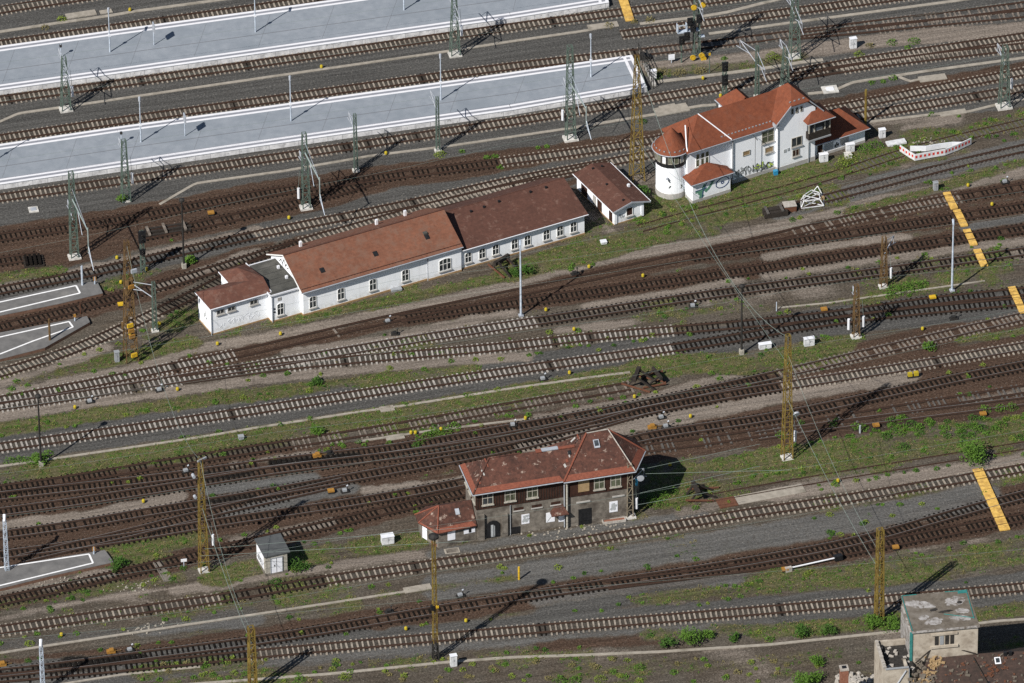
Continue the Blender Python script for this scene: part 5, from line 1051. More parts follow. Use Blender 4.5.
mast('slim green mast with two cross bars and a grassy foot, middle of the lower platform',(438,151),97,.42,.3,'green',.9,(('c',6.2,NE,3.6),),leg=.07,dg=.03)
mast('heavy green lattice mast with portal arm near the square platform end',(570.5,139),46,1.1,.6,'green',1.9,(('p',8.4,SW+4,6.3,2.6),('c',6.5,NE,3.4)),weights=(3.0,180,1.0))
mast('slim green mast with pale arms between the two signals and the top edge mast',(757,97),46,.45,.32,'green',.8,(('c',5.6,SW,3.6),('c',5.6,120,4.2)),leg=.07,dg=.03)
mast('green lattice mast rising out of the top edge, left of the white cabinet',(794.5,57),-10,1.25,.6,'green',1.5,(('c',6.8,NE,3.3),('c',6.4,SW,3.4)))
mast('green lattice mast partly hidden by the red roofed signal box',(785,88),47.5,.95,.45,'green',1.3,(('c',5.4,SW,3.0),('c',5.2,NE,2.5)))
mast('green lattice mast on a kerbed footing at the upper right edge',(1004,107),46,1.2,.6,'green',2.0,(('c',6.8,NE,3.4),),weights=(2.6,0,.95))
mast('slim green mast beside the rusty yellow one, nearest the white building corner',(155,331),282,.5,.35,'green',.9,(('c',5.5,150,3.6),),leg=.07,dg=.03)
YL=[('tall yellow lattice mast standing between the small shed and the square platform end',(637,180),55,1.55,.42,None),
('rusty yellow lattice mast crowded with brackets and small boxes, left of the white building',(131,360),241,1.5,.5,None),
('yellow lattice mast with pale footing left of the small grey roofed hut',(204,571),459,1.0,.42,(3.5,0,1.2)),
('yellow lattice mast on white footing at the left end of the grass field',(787,458),335,1.1,.5,(2.2,0,1.0)),
('yellow lattice mast in front of the ruined tower, bushes at its foot',(879,620),529,.8,.62,None),
('yellow lattice mast cut off by the bottom edge, lower left',(253,692),627,.8,.62,None)]
YM=[]
for lb,bs,tp,w0,w1,wt in YL: YM.append(mast(lb,bs,tp,w0,w1,'rusty' if 'rusty' in lb else 'yellow',w0*1.3 if 'footing' in lb else None,(),'yellow lattice masts',.3,.13 if w0<.9 else .085,.045 if w0<.9 else .034,wt))
t,p,h,rz=YM[1]
r=random.Random(3); b=MB()
for k in range(16): b.cbox(r.uniform(-.8,.8),r.uniform(-.8,.8),r.uniform(1.5,13),.35+.3*r.random(),.25,.3+.5*r.random(),r.uniform(0,3))
b.obj('bracket_box','steel_rusty',t)
for z,mt in ((13.2,'zinc'),(5.4,'yellow_paint'),(4.6,'orange_paint'),(3.8,'orange_paint'),(1.0,'yellow_paint'),(11.0,'orange_paint')): MB().cbox(r.uniform(-.7,.7),-.9,z,.75,.25,.5,.2).obj('sign_plate',mt,t)
t,p,h,rz=YM[2]; MB().tube((-.9,-.3,h-2.2),(-.9,.3,h-2.2),.2,n=10).obj('insulator_wheel','zinc',t); MB().tube((-.5,.9,h-6.0),(-.5,1.3,h-6.0),.2,n=10).obj('insulator_wheel','zinc',t); MB().cbox(.2,.0,h-.2,1.3,.2,.2,.4).cbox(.2,.3,h-.5,.7,.2,.2,.9).obj('head_bracket','cabinet_grey',t)
t,p,h,rz=YM[3]; MB().tube((1.0,-.4,6.3),(1.0,-.2,6.4),.42,n=12).obj('tension_wheel','zinc',t)
b1=mast('weathered brown lattice mast in front of the long yellow crossing',(883.5,287),237,.75,.45,'rusty',1.2,(('c',5.4,60,2.6),),'brown lattice masts',.24,.08,.035,(1.2,0,.9))
b2=mast('weathered brown lattice mast with two white weights, lower of the brown pair',(856,337),285,.75,.45,'rusty',1.3,(('c',5.4,100,2.2),),'brown lattice masts',.24,.08,.035,(1.4,0,.9))
MB().tube((-.95,0,1.3),(-.95,0,2.8),.17,n=8).obj('tension_weight','zinc_white',b2[0])
b3=mast('tan lattice mast at the right corner of the dark brick signal box',(629.5,516.8),464,.75,.5,'tan',1.5,(('c',5.6,30,2.0),),'brown lattice masts',.2,.08,.04,(1.1,0,.85))
MB().tube((1.35,-.1,5.4),(1.35,.1,5.4),.42,n=12).obj('tension_wheel','zinc',b3[0]); MB().tube((.95,.3,4.2),(.95,.3,5.2),.12).obj('insulator','blue_paint',b3[0])
# yellow mast that carries a lamp
p=G(435.5,659); h=HT(435.5,659,535); t=thing('lamp_mast','thin yellow lattice mast with dark lamp head, in front of the low tiled annex','mast',p,.3,'yellow lattice masts')
lattice(MB(),h-.4,.5,.32,20,.06,.026,2.4).obj('lattice','steel_yellow',t); lattice(MB(),2.4,.6,.55,4,.085,.04,0).obj('lower_section','steel_dark',t)
MB().lathe(0,0,[(.10,h-.5),(.62,h-.35),(.62,h-.1),(.2,h+.15)],14).obj('lamp_head','steel_dark',t); MB().box(-.5,-.35,7.2,-.15,.1,7.8).obj('junction_box','black_box',t); MB().box(.1,-.35,7.4,.4,-.1,7.7).obj('yellow_plate','yellow_paint',t)
# cross span wires hung between the tall masts
def span(label,a,b,sag,r=.02,n=26):
    pts=[tuple(a[i]+(b[i]-a[i])*k/n-(4*sag*(k/n)*(1-k/n) if i==2 else 0) for i in range(3)) for k in range(n+1)]
    o=pts[0]; m=MB().path([tuple(q[i]-o[i] for i in range(3)) for q in pts],r,5).obj('span_wire','wire_metal',None,o)
    return tag(m,label,'wire','cross span wires')
def on(m,z): return (m[1][0],m[1][1],z)
span('sagging cross span wire from the rusty yellow mast to the mast by the small hut',on(YM[1],16.8),on(YM[2],15.9),5.6)
span('sagging cross span wire from the small hut mast to the bottom edge mast',on(YM[2],15.9),on(YM[5],8.9),3.4)
span('taut lower wire from the mast by the small hut towards the bottom edge mast',on(YM[2],9.3),on(YM[5],7.0),1.0,.028)
span('cross span wire from the tall yellow mast by the shed towards the grass field mast',on(YM[0],6.2),on(YM[3],13.6),.6)
span('cross span wire from the grass field mast to the mast before the ruined tower',on(YM[3],15.0),on(YM[4],9.5),1.8)
span('thin lower wire from the grass field mast to the mast before the ruined tower',on(YM[3],8.5),on(YM[4],7.0),.8,.025)
span('thin wire from the top of the tall yellow mast down to the grass field mast',on(YM[0],18.2),on(YM[3],17.4),7.5,.028)
def contact(label,key,h,i0=0,i1=None,off=0,r=.011):
    q=LINES[key][::8]; d,n=normals(q); q=q+n*off; o=q[0]
    pts=[(x-o[0],y-o[1],0) for x,y in q][i0:i1]
    m=MB().path(pts,r,4).obj('contact_wire','wire_metal',None,(o[0],o[1],h)); tag(m,label,'wire','contact wires over the tracks')
for key,lb in (('T3','thin contact wire above the track at the upper platform'),('T5','thin contact wire above the track along the lower platform wall'),('T4','thin contact wire above the far edge track of the lower platform'),
   ('T17','thin contact wire above the long white sleeper track'),('T27','thin contact wire above the track before the dark brick signal box'),('T30','thin contact wire above the nearest pale sleeper track'),('T20','thin contact wire above the dark track behind the old signal box'),('T2','thin contact wire above the far edge track of the upper platform'),('T9','thin contact wire above the track behind the long white building'),('T13','thin contact wire above the rusty track before the long white building'),('T14','thin contact wire above the dark track below the third yellow crossing panel'),('T22','thin contact wire above the dark track near the lower left platform'),('T12a','thin contact wire above the pale switch at left'),('T28','thin contact wire above the dark track under the lower yellow crossing')):
    contact(lb,key,5.6)
def airwire(label,a,b):
    A_,B_=G(*a),G(*b); m=MB().tube((0,0,0),(B_[0]-A_[0],B_[1]-A_[1],B_[2]-A_[2]),.019,n=5).obj('tension_wire','wire_metal',None,A_); tag(m,label,'wire','anchor wires at the tan lattice mast')
airwire('greenish wire from the tan mast rising to the right over the dark shadow',(634,471,5.6),(760,444,5.6)); airwire('greenish wire just below the highest one at the tan mast',(634,474,5.5),(790,470,5.5))
airwire('greenish wire crossing the middle of the signal box shadow',(640,493,4.6),(760,466,5.4)); airwire('greenish wire lowest in the signal box shadow',(636,505,4.0),(720,490,4.4))
airwire('pale wire strung past the small hut roof towards the tiled annex',(200,556,5.2),(470,541,5.2)); airwire('pale wire strung low over the hut shadow towards the tiled annex',(204,549,4.6),(470,527,5.0))
# ------------------------------------------------------------------ lamps
def platform_lamp(label,base,top):
    p=G(base[0],base[1],.76); x,y,_=p; lo=0
    h=HT(base[0],base[1],top)*.985
    t=thing('platform_lamp',label,'lamp',p,.25,'grey platform lamps')
    MB().tube((0,0,0),(0,0,h*.4),.10,.09,8).tube((0,0,h*.4),(0,0,h-.1),.075,.06,8).obj('pole','steel_galv',t)
    MB().cbox(0,0,h*.38,.3,.26,.35).obj('hinge_box','zinc_white',t); MB().tube((-.1,-.35,h-.05),(.1,.45,h+.05),.13,.17,8).obj('lamp_head','zinc',t)
for lb,b_,tp in (('grey platform lamp on the lower platform beyond the left edge',(-9,163),120),('grey platform lamp nearest the left end of the upper platform',(110,52),10),('grey platform lamp on the upper platform cut by the top edge, left of the middle',(255.5,32),-9),('grey platform lamp on the upper platform nearest the top edge mast',(404,10),-31),
   ('grey platform lamp nearest the left end of the lower platform',(141,142),99),('grey platform lamp on the lower platform above the two slim masts',(291,121),78),('grey platform lamp in the middle of the lower platform beside a slim green mast',(441,100),56),('grey platform lamp nearest the square end of the lower platform',(591,77),36)): platform_lamp(lb,b_,tp)
p=G(3,157.5,.76); 
def psign(label,base,top):
    p=G(base[0],base[1],.76); h=HT(base[0],base[1],top); t=thing('platform_sign',label,'sign',p,.25,'platform name signs')
    MB().tube((0,0,0),(0,0,h),.06,n=8).obj('post','steel_galv',t); MB().box(-.08,-.7,h-1.35,.08,.35,h-.15).obj('board','zinc',t)
psign('narrow sign on a grey post on the upper platform, casting a square shadow',(154,45),22); psign('narrow sign on a grey post on the lower platform, casting a square shadow',(185,136),113)
def yard_lamp(label,base,top,kind):
    p=G(*base); h=HT(base[0],base[1],top); t=thing('yard_lamp',label,'lamp',p,.3,'yard lamp posts')
    if kind=='black':
        MB().tube((0,0,0),(0,0,h-.2),.14,.09,8).obj('pole','steel_dark',t); MB().lathe(0,0,[(.1,h-.45),(.36,h-.3),(.36,h-.05),(.12,h+.1)],12).obj('lamp_head','steel_dark',t); MB().cbox(0,0,-.2,.5,.5,.9).obj('footing','frame_old',t)
    elif kind=='grey':
        MB().tube((0,0,0),(0,0,h-.15),.15,.09,8).obj('pole','steel_galv',t); MB().tube((-.12,-.35,h-.2),(.15,.5,h),.12,.17,8).obj('lamp_head','steel_galv',t); MB().cbox(0,0,-.1,.55,.55,.32).obj('footing','zinc',t)
    else:
        lattice(MB(),h-.3,.46,.34,14,.042,.028,0).obj('pole','steel_galv',t); MB().tube((-.1,-.3,h-.3),(.15,.55,h+.05),.15,.2,8).obj('lamp_head','zinc_white',t)
for a in (('black lamp post between the dark tracks, above the left end of the white building',(184,268),199,'black'),('black lamp post in green weeds at the left edge',(41,466),395,'black'),('black lamp post near two white cabinets, right of the middle',(741.5,354),285,'black'),
  ('tall grey lamp post in front of the long white building',(521,316),243,'grey'),('tall grey lamp post beside the foot of the long yellow crossing',(952,291),222,'grey'),
  ('white lattice lamp post on the lower left asphalt platform',(7,573),518,'white'),('white lattice lamp post cut by the bottom edge, far left',(43,692),643,'white')): yard_lamp(*a)
# small posts with loudspeakers near the platform masts
for lb,b_,tp in (('thin grey post on the upper platform behind the far left mast',(61,57),44),('thin grey post on the lower platform behind a green mast',(121.5,144),131)):
    p=G(*b_,.76); h=HT(*b_,tp); t=thing('speaker_post',lb,'post',p,.2,'thin speaker posts'); MB().tube((0,0,0),(0,0,h),.05).obj('pole','steel_galv',t); MB().box(-.15,-.2,h-.4,.15,.1,h-.1).obj('loudspeaker','steel_dark',t)
# ------------------------------------------------------------------ signals
def signal(label,base,top,heads,found=True,lat=False):
    p=G(*base); h=HT(*base,top); t=thing('railway_signal',label,'signal',p,.25,'black colour light signals')
    if lat: lattice(MB(),h,.5,.4,8,.06,.03).obj('post','steel_green',t)
    else: MB().tube((0,0,0),(0,0,h),.10,.09).obj('post','steel_green',t)
    for z,w,hh in heads:
        s=MB().box(-w/2,-.32,h-z-hh,w/2,-.06,h-z).box(-w/2-.05,-.30,h-z-.04,w/2+.05,-.1,h-z+.08).obj('signal_head','black_box',t); MB().tube((0,-.52,h-z-hh*.3),(0,-.3,h-z-hh*.3),.11,.11,8,False).tube((0,-.52,h-z-hh*.7),(0,-.3,h-z-hh*.7),.11,.11,8,False).obj('lamp_hood','steel_dark',s)
    MB().box(-.25,-.5,h*.45,.25,-.1,h*.45+.05).obj('step','steel_dark',t)
    return t
signal('black signal on a thin post above the pale sandy strip',(681.5,62.5),36,((0,.7,1.1),),lat=False)
signal('two black signal heads on a lattice post behind the signal box roof',(724.5,97),62,((0,.75,1.2),(1.9,.75,1.4)),lat=True)
signal('black signal with bluish back beside the rusty yellow mast',(143,272),231,((0,.9,1.6),(2.6,.7,.7)),lat=True)
t,p,h,rz=mast('tall green signal gantry mast with black signal heads and yellow discs near the top edge',(696.5,59),-22,.8,.5,'green',None,(('c',8.5,SW,3),),'lattice catenary masts',.24,.08,.035)
for x,z in ((-.6,4.6),(-1.4,3.4),(.2,5.8),(-1.0,5.5)): 
    s=MB().box(x-.35,-.7,z,x+.35,-.4,z+1.15).obj('signal_head','black_box',t); MB().tube((x,-.9,z+.8),(x,-.7,z+.8),.12,.12,8,False).obj('lamp_hood','steel_dark',s)
MB().box(-2.6,-.4,4.4,.3,.3,4.55).box(-2.6,-.4,4.6,-2.5,.3,5.6).box(-1.4,-.4,4.6,-1.3,.3,5.6).box(-2.6,-.4,5.5,-.4,-.33,5.6).box(.3,-.4,3.4,1.0,.2,3.5).obj('service_platform','steel_galv',t)
for x,z in ((-.5,8.1),(.7,8.3),(-.6,.6),(.55,.75),(.8,.2)): MB().tube((x,-.55,z),(x,-.4,z),.38,n=12).obj('yellow_disc','yellow_paint',t)
def yardpost(label,cat,base,top,r,mat,name,board=None,grp=None):
    p=G(*base); h=HT(*base,top); t=thing(name,label,cat,p,.2,grp); MB().tube((0,0,0),(0,0,h),r,n=6).obj('post',mat,t)
    if board: MB().box(-board[0]/2,-.08,h-board[1],board[0]/2,-.0,h+.02).obj('board',board[2],t)
    return t
yardpost('small white sign on a thin post at the pale sandy strip','sign',(671.5,63),54.5,.05,'steel_galv','track_sign',(.8,.75,'board_white'))
yardpost('upright yellow marker post on gravel below the dark brick signal box','marker post',(519,579.5),567,.13,'yellow_paint','marker_post')
yardpost('thin rusty yellow post behind the low wing of the red roofed signal box','post',(865.5,124),89.5,.16,'steel_yellow','iron_post')
yardpost('thin tan post on the near small platform with sandy patch','post',(50,343),319,.14,'steel_rusty','iron_post'); yardpost('small orange topped post on the farthest small platform','post',(95,287),277,.1,'steel_galv','marker_post',(.35,.5,'orange_paint')); yardpost('grey post with small pipes on the farthest small platform','post',(82.5,288),266,.13,'steel_galv','iron_post')
yardpost('small orange topped post on the lower left asphalt platform','post',(94,557),547,.1,'steel_galv','marker_post',(.35,.5,'orange_paint')); yardpost('small orange topped post at the tip of the sandy patched platform','post',(75,324),314,.08,'steel_galv','marker_post',(.3,.45,'orange_paint')); yardpost('short white sign on two legs beside the dirt track near the hut','sign',(184,567),559,.05,'steel_galv','track_sign',(.7,.35,'zinc_white'))
yardpost('red and white thin post behind the sandy patched platform','post',(80.5,314),303,.05,'rust_old','marker_post'); yardpost('small galvanised post beside the weathered duct','post',(776.5,311),302,.06,'steel_galv','iron_post')
yardpost('yellow topped post behind the white sandy strip','post',(709.5,73),53,.06,'steel_green','marker_post',(.25,.35,'yellow_paint')); yardpost('small grey post on the grass near the orange box','post',(860,433),425.5,.12,'zinc','iron_post')
# ------------------------------------------------------------------ cabinets and boxes
def cabinet(label,base,w,d,h,mat='cabinet_white',rz=.25,name='cabinet',cap=True,grp='trackside cabinets'):
    t=thing(name,label,'cabinet',G(*base),rz,grp); MB().box(-w/2,-d/2,.08,w/2,d/2,h-.06).obj('housing',mat,t); MB().box(-w/2+.03,-d/2+.03,-.1,w/2-.03,d/2-.03,.08).obj('base','plinth_grey',t)
    MB().box(-w/2-.05,-d/2-.06,h-.06,w/2+.05,d/2+.05,h).obj('lid','zinc_white' if mat=='cabinet_white' else mat,t); MB().box(-.015,-d/2-.01,.2,.015,-d/2,h-.15).box(.06,-d/2-.03,h*.5,.1,-d/2,h*.5+.2).obj('door_seam','dark_joint',t)
    return t
for a in (('white upright cabinet on the pale sandy strip at upper right',(853,48),.85,.55,1.55),('white cabinet with panel joints below the square platform end',(653,79),.8,.5,1.35),
  ('white cabinet at the wall of the low red roofed wing',(882,137.5),.8,.5,1.3),('white cabinet leaning in the weeds right of the signal box gable',(823.5,161.5),1.05,.5,1.2),('white cabinet below the low wing windows of the red roofed signal box',(850,151.5),1.05,.5,1.2),
  ('white box on a concrete slab left of the low tiled annex',(387.5,543),1.45,.8,1.15),('white upright cabinet in front of the lower lamp mast',(453.5,666),.75,.5,1.6),
  ('white and bluish cabinet nearest the black lamp post, right of the middle',(765,348.5),1.5,.5,.8),('white cabinet with dark side beside the lower brown mast',(809,345.5),1.25,.5,1.15),('slim grey cabinet at the foot of the rusty yellow mast',(117,361.5),.55,.45,1.5,'cabinet_grey'),('grey pillar cabinet above the long yellow crossing',(935.5,190),.55,.5,1.2,'cabinet_grey'),('low grey box on the grass strip above the yellow mast by the hut',(241,439),.6,.5,.5,'cabinet_grey'),
  ('low pale box by the front path of the white building',(396,290.5),1.3,.7,.35,'cabinet_grey'),('low pale box lying in the turf before the white building right end',(603.5,243.5),.7,.6,.4),
  ('small dark grey box between the overgrown tracks before the signal box',(848,157.5),.8,.8,.6,'foundation')): cabinet(*a)
def small(label,cat,name,base,parts,rz=.2,grp=None):
    t=thing(name,label,cat,G(*base),rz,grp)
    for nm,mt,bxs in parts:
        b=MB(); [b.box(*x) for x in bxs]; b.obj(nm,mt,t)
    return t
def marker(label,px,py,mat='lemon_paint'):
    t=thing('track_marker',label,'track marker',G(px,py+2.0),.2,'yellow track markers')
    MB().lathe(0,0,[(.10,-.05),(.10,.2)],8).obj('stem','steel_dark',t); MB().lathe(0,0,[(.20,.18),(.20,.42),(.15,.52),(.03,.56)],12).obj('cap',mat,t)
for lb,px,py in (('above the upper platform at top left',130,9.5),('on gravel between the two platforms, left of the middle',321.5,66.5),('on gravel under the lower platform wall',386,153),('on the pale sandy strip behind the signal box',703,78),('at the foot of the double signal behind the signal box roof',720.5,95.5),
  ('between the dark tracks above the rusty yellow mast',117,257.5),('at the tip of the farthest small platform',121,282),('right of the bluish signal',146.5,269),('right of the slim green mast by the white building',159.5,323.5),('in the grass left of the white building',130,333.5),
  ('beside the dark tracks above the white building roof',289,217.5),('on the path below the white building left end',280.5,333.5),('on turf in front of the white building right end',589,266.5),('beside the rusty track below the small shed',643,275.5),('by the foot of the tall grey lamp',546,309.5),('beside the white sleeper switch right of the tall grey lamp',574,329),
  ('above the upper end of the long yellow crossing',968,185),('right of the second crossing panel',992,204),('on sand below the weathered duct at right',922.5,328.5),('on the sandy strip beside the pale switch at far left',75,407),('on the sandy strip under the white building left end',217.5,343.5),('on pale sandy ground below the pale switch, left',177.5,389),
  ('on the sandy strip left of the hut mast',143.5,501),('in green weeds above the old tiled roof, right one of three',441,429),('on grey ballast under the white track, right of the middle',569.5,372.5),('by the collapsed buffer stop',634.5,396.5),('on the weedy strip above the old roof ridge',525.5,418),('on the sandy strip right of the old roof',690.5,416),('in the shadow right of the old signal box',670,464.5),('near the left end of the bottom track trough',61.5,634.5),('beside the dark track left of the lamp mast',406,628.5),('beside the dark track right of the lamp mast',466,620.5),('on the duct by the grass field wire',838,480.5),('on the old duct near the three track junction at right',960,374)):
    if px==960: continue
    marker('yellow capped track marker '+lb,px,py)
for lb,px in (('left of a pair',411),('right of a pair',415.5)): marker('yellow capped track marker in green weeds above the old tiled roof, '+lb,px,432.5,'lemon_paint')
def ybox(label,px,py,mat='orange_paint',w=.7): small('orange yellow lidded box '+label,'track box','track_box',(px,py+1.5),(('body','steel_dark',[(-w/2,-.25,0,w/2,.25,.28)]),('lid',mat,[(-w/2-.04,-.3,.28,w/2+.04,.3,.5)])),.2,'orange track boxes')
ybox('at the edge of the grass field, left one',876,426); ybox('at the edge of the grass field, right one',983,414.5); ybox('on gravel beside the nearest yellow mast',895.5,548); ybox('at the foot of the fallen signal arm',785,570); ybox('on the grey gravel strip left of the old signal box',331,491.5); ybox('below the lower brown mast junction',824,310); ybox('between rails above the near dark tracks at right',932.5,298,'yellow_paint'); ybox('between the dark tracks above the white building left end',211,213.5); ybox('near the rusty yellow mast foot',121,305,'yellow_paint')
t=small('pair of yellow lamps on a dark bar between the tracks at right','track marker','twin_marker',(913,377.5),(('bar','steel_dark',[(-.7,-.15,0,.7,.15,.3)]),('yellow_cap','lemon_paint',[(-.65,-.2,.3,-.12,.2,.75),(.1,-.2,.3,.65,.2,.8)])))
def pointmachine(label,px,py,mat='cabinet_grey'):
    t=thing('point_machine',label,'point machine',G(px,py+2),.25+rng.uniform(-.2,.2),'grey point machines')
    MB().box(-.5,-.3,0,.5,.3,.2).obj('base','steel_dark',t); MB().box(-.3,-.25,.2,.2,.2,.45).obj('housing',mat,t); MB().tube((.3,0,.2),(.3,0,.85),.05).obj('lever','steel_dark',t); MB().tube((.2,0,.82),(.4,0,.92),.1,n=8).obj('lantern','zinc' if mat!='steel_dark' else mat,t)
for lb,px,py in (('beside the pale switch at far left',90,400.5),('beside the pale switch below the rusty yellow mast',159.5,389),('on the dirt in front of the white building, upper one',388,320.5),('on the dirt in front of the white building, lower one',395,332.5),('by the tall grey lamp in front of the white building',575,272.5),('on the brown strip above the oily track, left of the middle',329,452),('at the end of the grey gravel strip',345,490),('below the white track right of the middle',543,378),('behind the old signal box roof, upper one',661.5,416.5),('behind the old signal box roof, lower one',666,425.5),('on the trough above the lamp mast',389,610.5),('right of the lamp mast lattice',460.5,594.5),('beside the oily near track at lower left',130,649),('above the old roof near the weathered duct',513,424),('on the duct at far right of the sandy strip',953.5,317),('by the top of the yellow mast near the hut',186,470),('above the long yellow crossing at right edge',1005,181),('beside a dark track under the middle lamp',693,305)):
    pointmachine('small grey point machine '+lb,px,py,'cabinet_grey' if (px*7)%3<1.8 else 'steel_dark')
for lb,px,py in (('at the oily near track, lower left',111,651),('at the lower left edge',2,664),('on brown dirt above the oily track',317,455),('behind the old signal box roof',652,426.5)): small('rust orange casting lying '+lb,'casting','track_casting',(px,py+1.5),(('body','orange_paint',[(-.5,-.25,0,.5,.25,.35),(-.2,-.3,.35,.3,.2,.55)]),('shaft','steel_rusty',[(.5,-.06,.1,1.2,.06,.22)])),.2,'rust orange castings')
# railing and stair down from the platform end
e0,e1=G(634.5,55.5),G(649.5,89); d=(e1[0]-e0[0],e1[1]-e0[1]); L=math.hypot(*d)
t=thing('end_railing','black railing and steps at the square end of the lower grey platform','railing',(e0[0]+.5,e0[1],0),math.atan2(d[1],d[0]))
b=MB()
for k in range(8): b.tube((L*k/7,0,0),(L*k/7,0,1.85),.05,n=5)
for z in (1.0,1.4,1.85): b.tube((0,0,z),(L,0,z),.045,n=5)
b.obj('rail','steel_dark',t); MB().box(.2,.1,0,1.2,.75,.6).box(.2,.75,0,1.2,1.15,.42).box(.2,1.15,0,1.2,1.55,.22).obj('step','steel_dark',t); MB().box(2.6,.05,0,L-.6,.5,.35).obj('buffer_kerb','plinth_grey',t)
# fallen white signal arm
t=thing('fallen_signal','white signal post lying on the ground, black head, beside an orange box','signal post',G(790,573),0)
a=G(790,571); bq=G(842,559.5); d=(bq[0]-a[0],bq[1]-a[1]); L=math.hypot(*d); t.rotation_euler=(0,0,math.atan2(d[1],d[0])); t.location=a
MB().tube((0,0,.45),(L-1,0,.45),.09,n=8).obj('post','zinc_white',t); MB().box(L-1.0,-.3,.15,L,.3,.75).obj('signal_head','black_box',t); MB().box(-.6,-.2,0,.2,.2,.6).obj('footing','stone_rubble',t)
# red and white barrier, lattice frame, crates
bp=[(900,152),(909,158),(915,161.5),(928,159),(945,156),(958,151),(971,145)]
g=[G(*q) for q in bp]; o=g[0]; t=thing('barrier_fence','curved red and white striped barrier boards enclosing a pit right of the signal box','barrier',o)
w=MB(); rd=MB()
for a,b_ in zip(g,g[1:]):
    d=(b_[0]-a[0],b_[1]-a[1]); L=math.hypot(*d); n=max(1,int(L/.5)); A0=(a[0]-o[0],a[1]-o[1]); B0=(b_[0]-o[0],b_[1]-o[1])
    w.prism(band(A0,B0,-.06,.06,0,1),.15,1.05)
    for k in range(n):
        p0=(A0[0]+d[0]*k/n,A0[1]+d[1]*k/n); p1=(A0[0]+d[0]*(k+.5)/n,A0[1]+d[1]*(k+.5)/n); rd.prism(band(p0,p1,-.075,-.062,0,1),.5,.85)
w.obj('board','cabinet_white',t); rd.obj('red_stripes','red_paint',t)['kind']='stuff'
bq=[G(*q) for q in ((910,152),(926,152),(940,149.5),(952,148),(962,148))]; w=MB()
for a,b_ in zip(bq,bq[1:]): w.prism(band((a[0]-o[0],a[1]-o[1]),(b_[0]-o[0],b_[1]-o[1]),-.05,.05,0,1),.15,.9)
w.obj('rear_board','zinc_white',t)
small('white slab lying tilted on weeds right of the signal box','slab','slab',(901,143),(('plate','cabinet_white',[(-1.9,-.5,.1,.6,.5,.32)]),('bearer','foundation',[(-1.5,-.5,-.05,-1.2,.5,.1),(.1,-.4,-.05,.4,.4,.1)])),.3)
t=thing('lattice_frame','white welded lattice frame lying beside the rusty box on the grey siding','frame',G(812,204),.2)
b=MB()
def fr(p,q,r=.065): b.tube(p,q,r,n=4)
z=(0,0,0); c=[(-1.6,-.9),(1.3,-.9),(1.7,1.2),(.6,2.3),(-1.2,.9)]
for i in range(5):
    p,q=c[i],c[(i+1)%5]; fr((*p,.15),(*q,.15)); fr((*p,.15),(p[0]*.7,p[1]*.7+.3,.8)); fr((p[0]*.7,p[1]*.7+.3,.8),(q[0]*.7,q[1]*.7+.3,.8))
fr((-1.6,-.9,.15),(1.7,1.2,.15)); fr((1.3,-.9,.15),(-1.2,.9,.15)); fr((-1.1,-.3,.8),(1.2,1.1,.8)); fr((.9,-.3,.8),(-.8,.9,.8)); fr((.6,2.3,.15),(1.4,2.9,.6)); fr((1.7,1.2,.15),(1.4,2.9,.6)); b.obj('bars','cabinet_white',t)
MB().box(1.3,.4,.1,1.7,.8,.5).obj('clamp','board_tan',t)
small('rust brown open box beside the white lattice frame','box','rusty_box',(789.5,210),(('side','rust_old',[(-.75,-.6,0,.75,.6,.85)]),('rim','stone_rubble',[(-.8,-.65,.85,.8,.65,.93)])),.2)
small('dark timber crate stack left of the rusty box on the grey siding','crate','timber_crate',(775,214.5),(('planks','wood_dark',[(-1.5,-.7,0,1.5,-.2,.7),(-1.5,0,0,1.4,.5,.75),(-1.4,.6,0,1.4,.95,.6)]),('cross_piece','sleeper_grey',[(-1.2,-.75,.7,-.9,.95,.85),(.7,-.75,.76,1.0,.95,.9)])),.25)
small('stack of old dark sleepers at the end of the short stub track, far left','sleeper stack','sleeper_stack',(34,262.5),(('lower_layer','wood_dark',[(-1.3,-1.1+.5*k,0,1.2,-.8+.5*k,.28) for k in range(5)]),('upper_layer','sleeper_wood',[(-1.1+.55*k,-1.1,.28,-.8+.55*k,1.2,.55) for k in range(4)])),.15)
small('pit of criss crossed dark timbers in the dark siding above the white building','timber pile','timber_pile',(166,231),(('timber','wood_dark',[(-3.0,-.9,0,3.0,-.6,.3),(-2.8,-.2,0,3.2,.1,.35),(-2.6,.6,0,2.9,.9,.3)]),('cross_timber','sleeper_worn',[(-2.4,-1.0,.3,-2.1,1.0,.5),(-.3,-1.0,.35,0,1.1,.55),(2.2,-1.0,.3,2.5,1.0,.5)])),.25)
def buffer(label,px,py,rz,s=1.0):
    t=thing('buffer_stop',label,'buffer stop',G(px,py),rz,'old timber buffer stops'); b=MB()
    for y in (-.8,.8): b.tube((-1.6*s,y,.1),(.3*s,y,1.3*s),.14,n=4).tube((1.1*s,y,0),(.25*s,y,1.35*s),.14,n=4)
    b.obj('strut','wood_dark',t); MB().box(.15*s,-1.3,.95*s,.5*s,1.3,1.4*s).obj('cross_beam','wood_dark',t); MB().tube((-2.3*s,-1.0,.2),(.9*s,-1.5,.35),.12,n=4).tube((-1.2*s,1.4,.15),(1.6*s,.9,.5),.12,n=4).obj('loose_timber','rust_old',t)
buffer('collapsed dark timber buffer stop in the weeds, right of the middle',640,385,2.9,1.3); buffer('dark rusty buffer stop in the grass right of the old signal box shadow',699,497,3.4,1.2); buffer('leaning dark timber trestle on the turf before the white building right end',504,270,2.4,1.15)
buffer('second heap of dark struts beside the collapsed buffer stop',655,381,.4,.9)
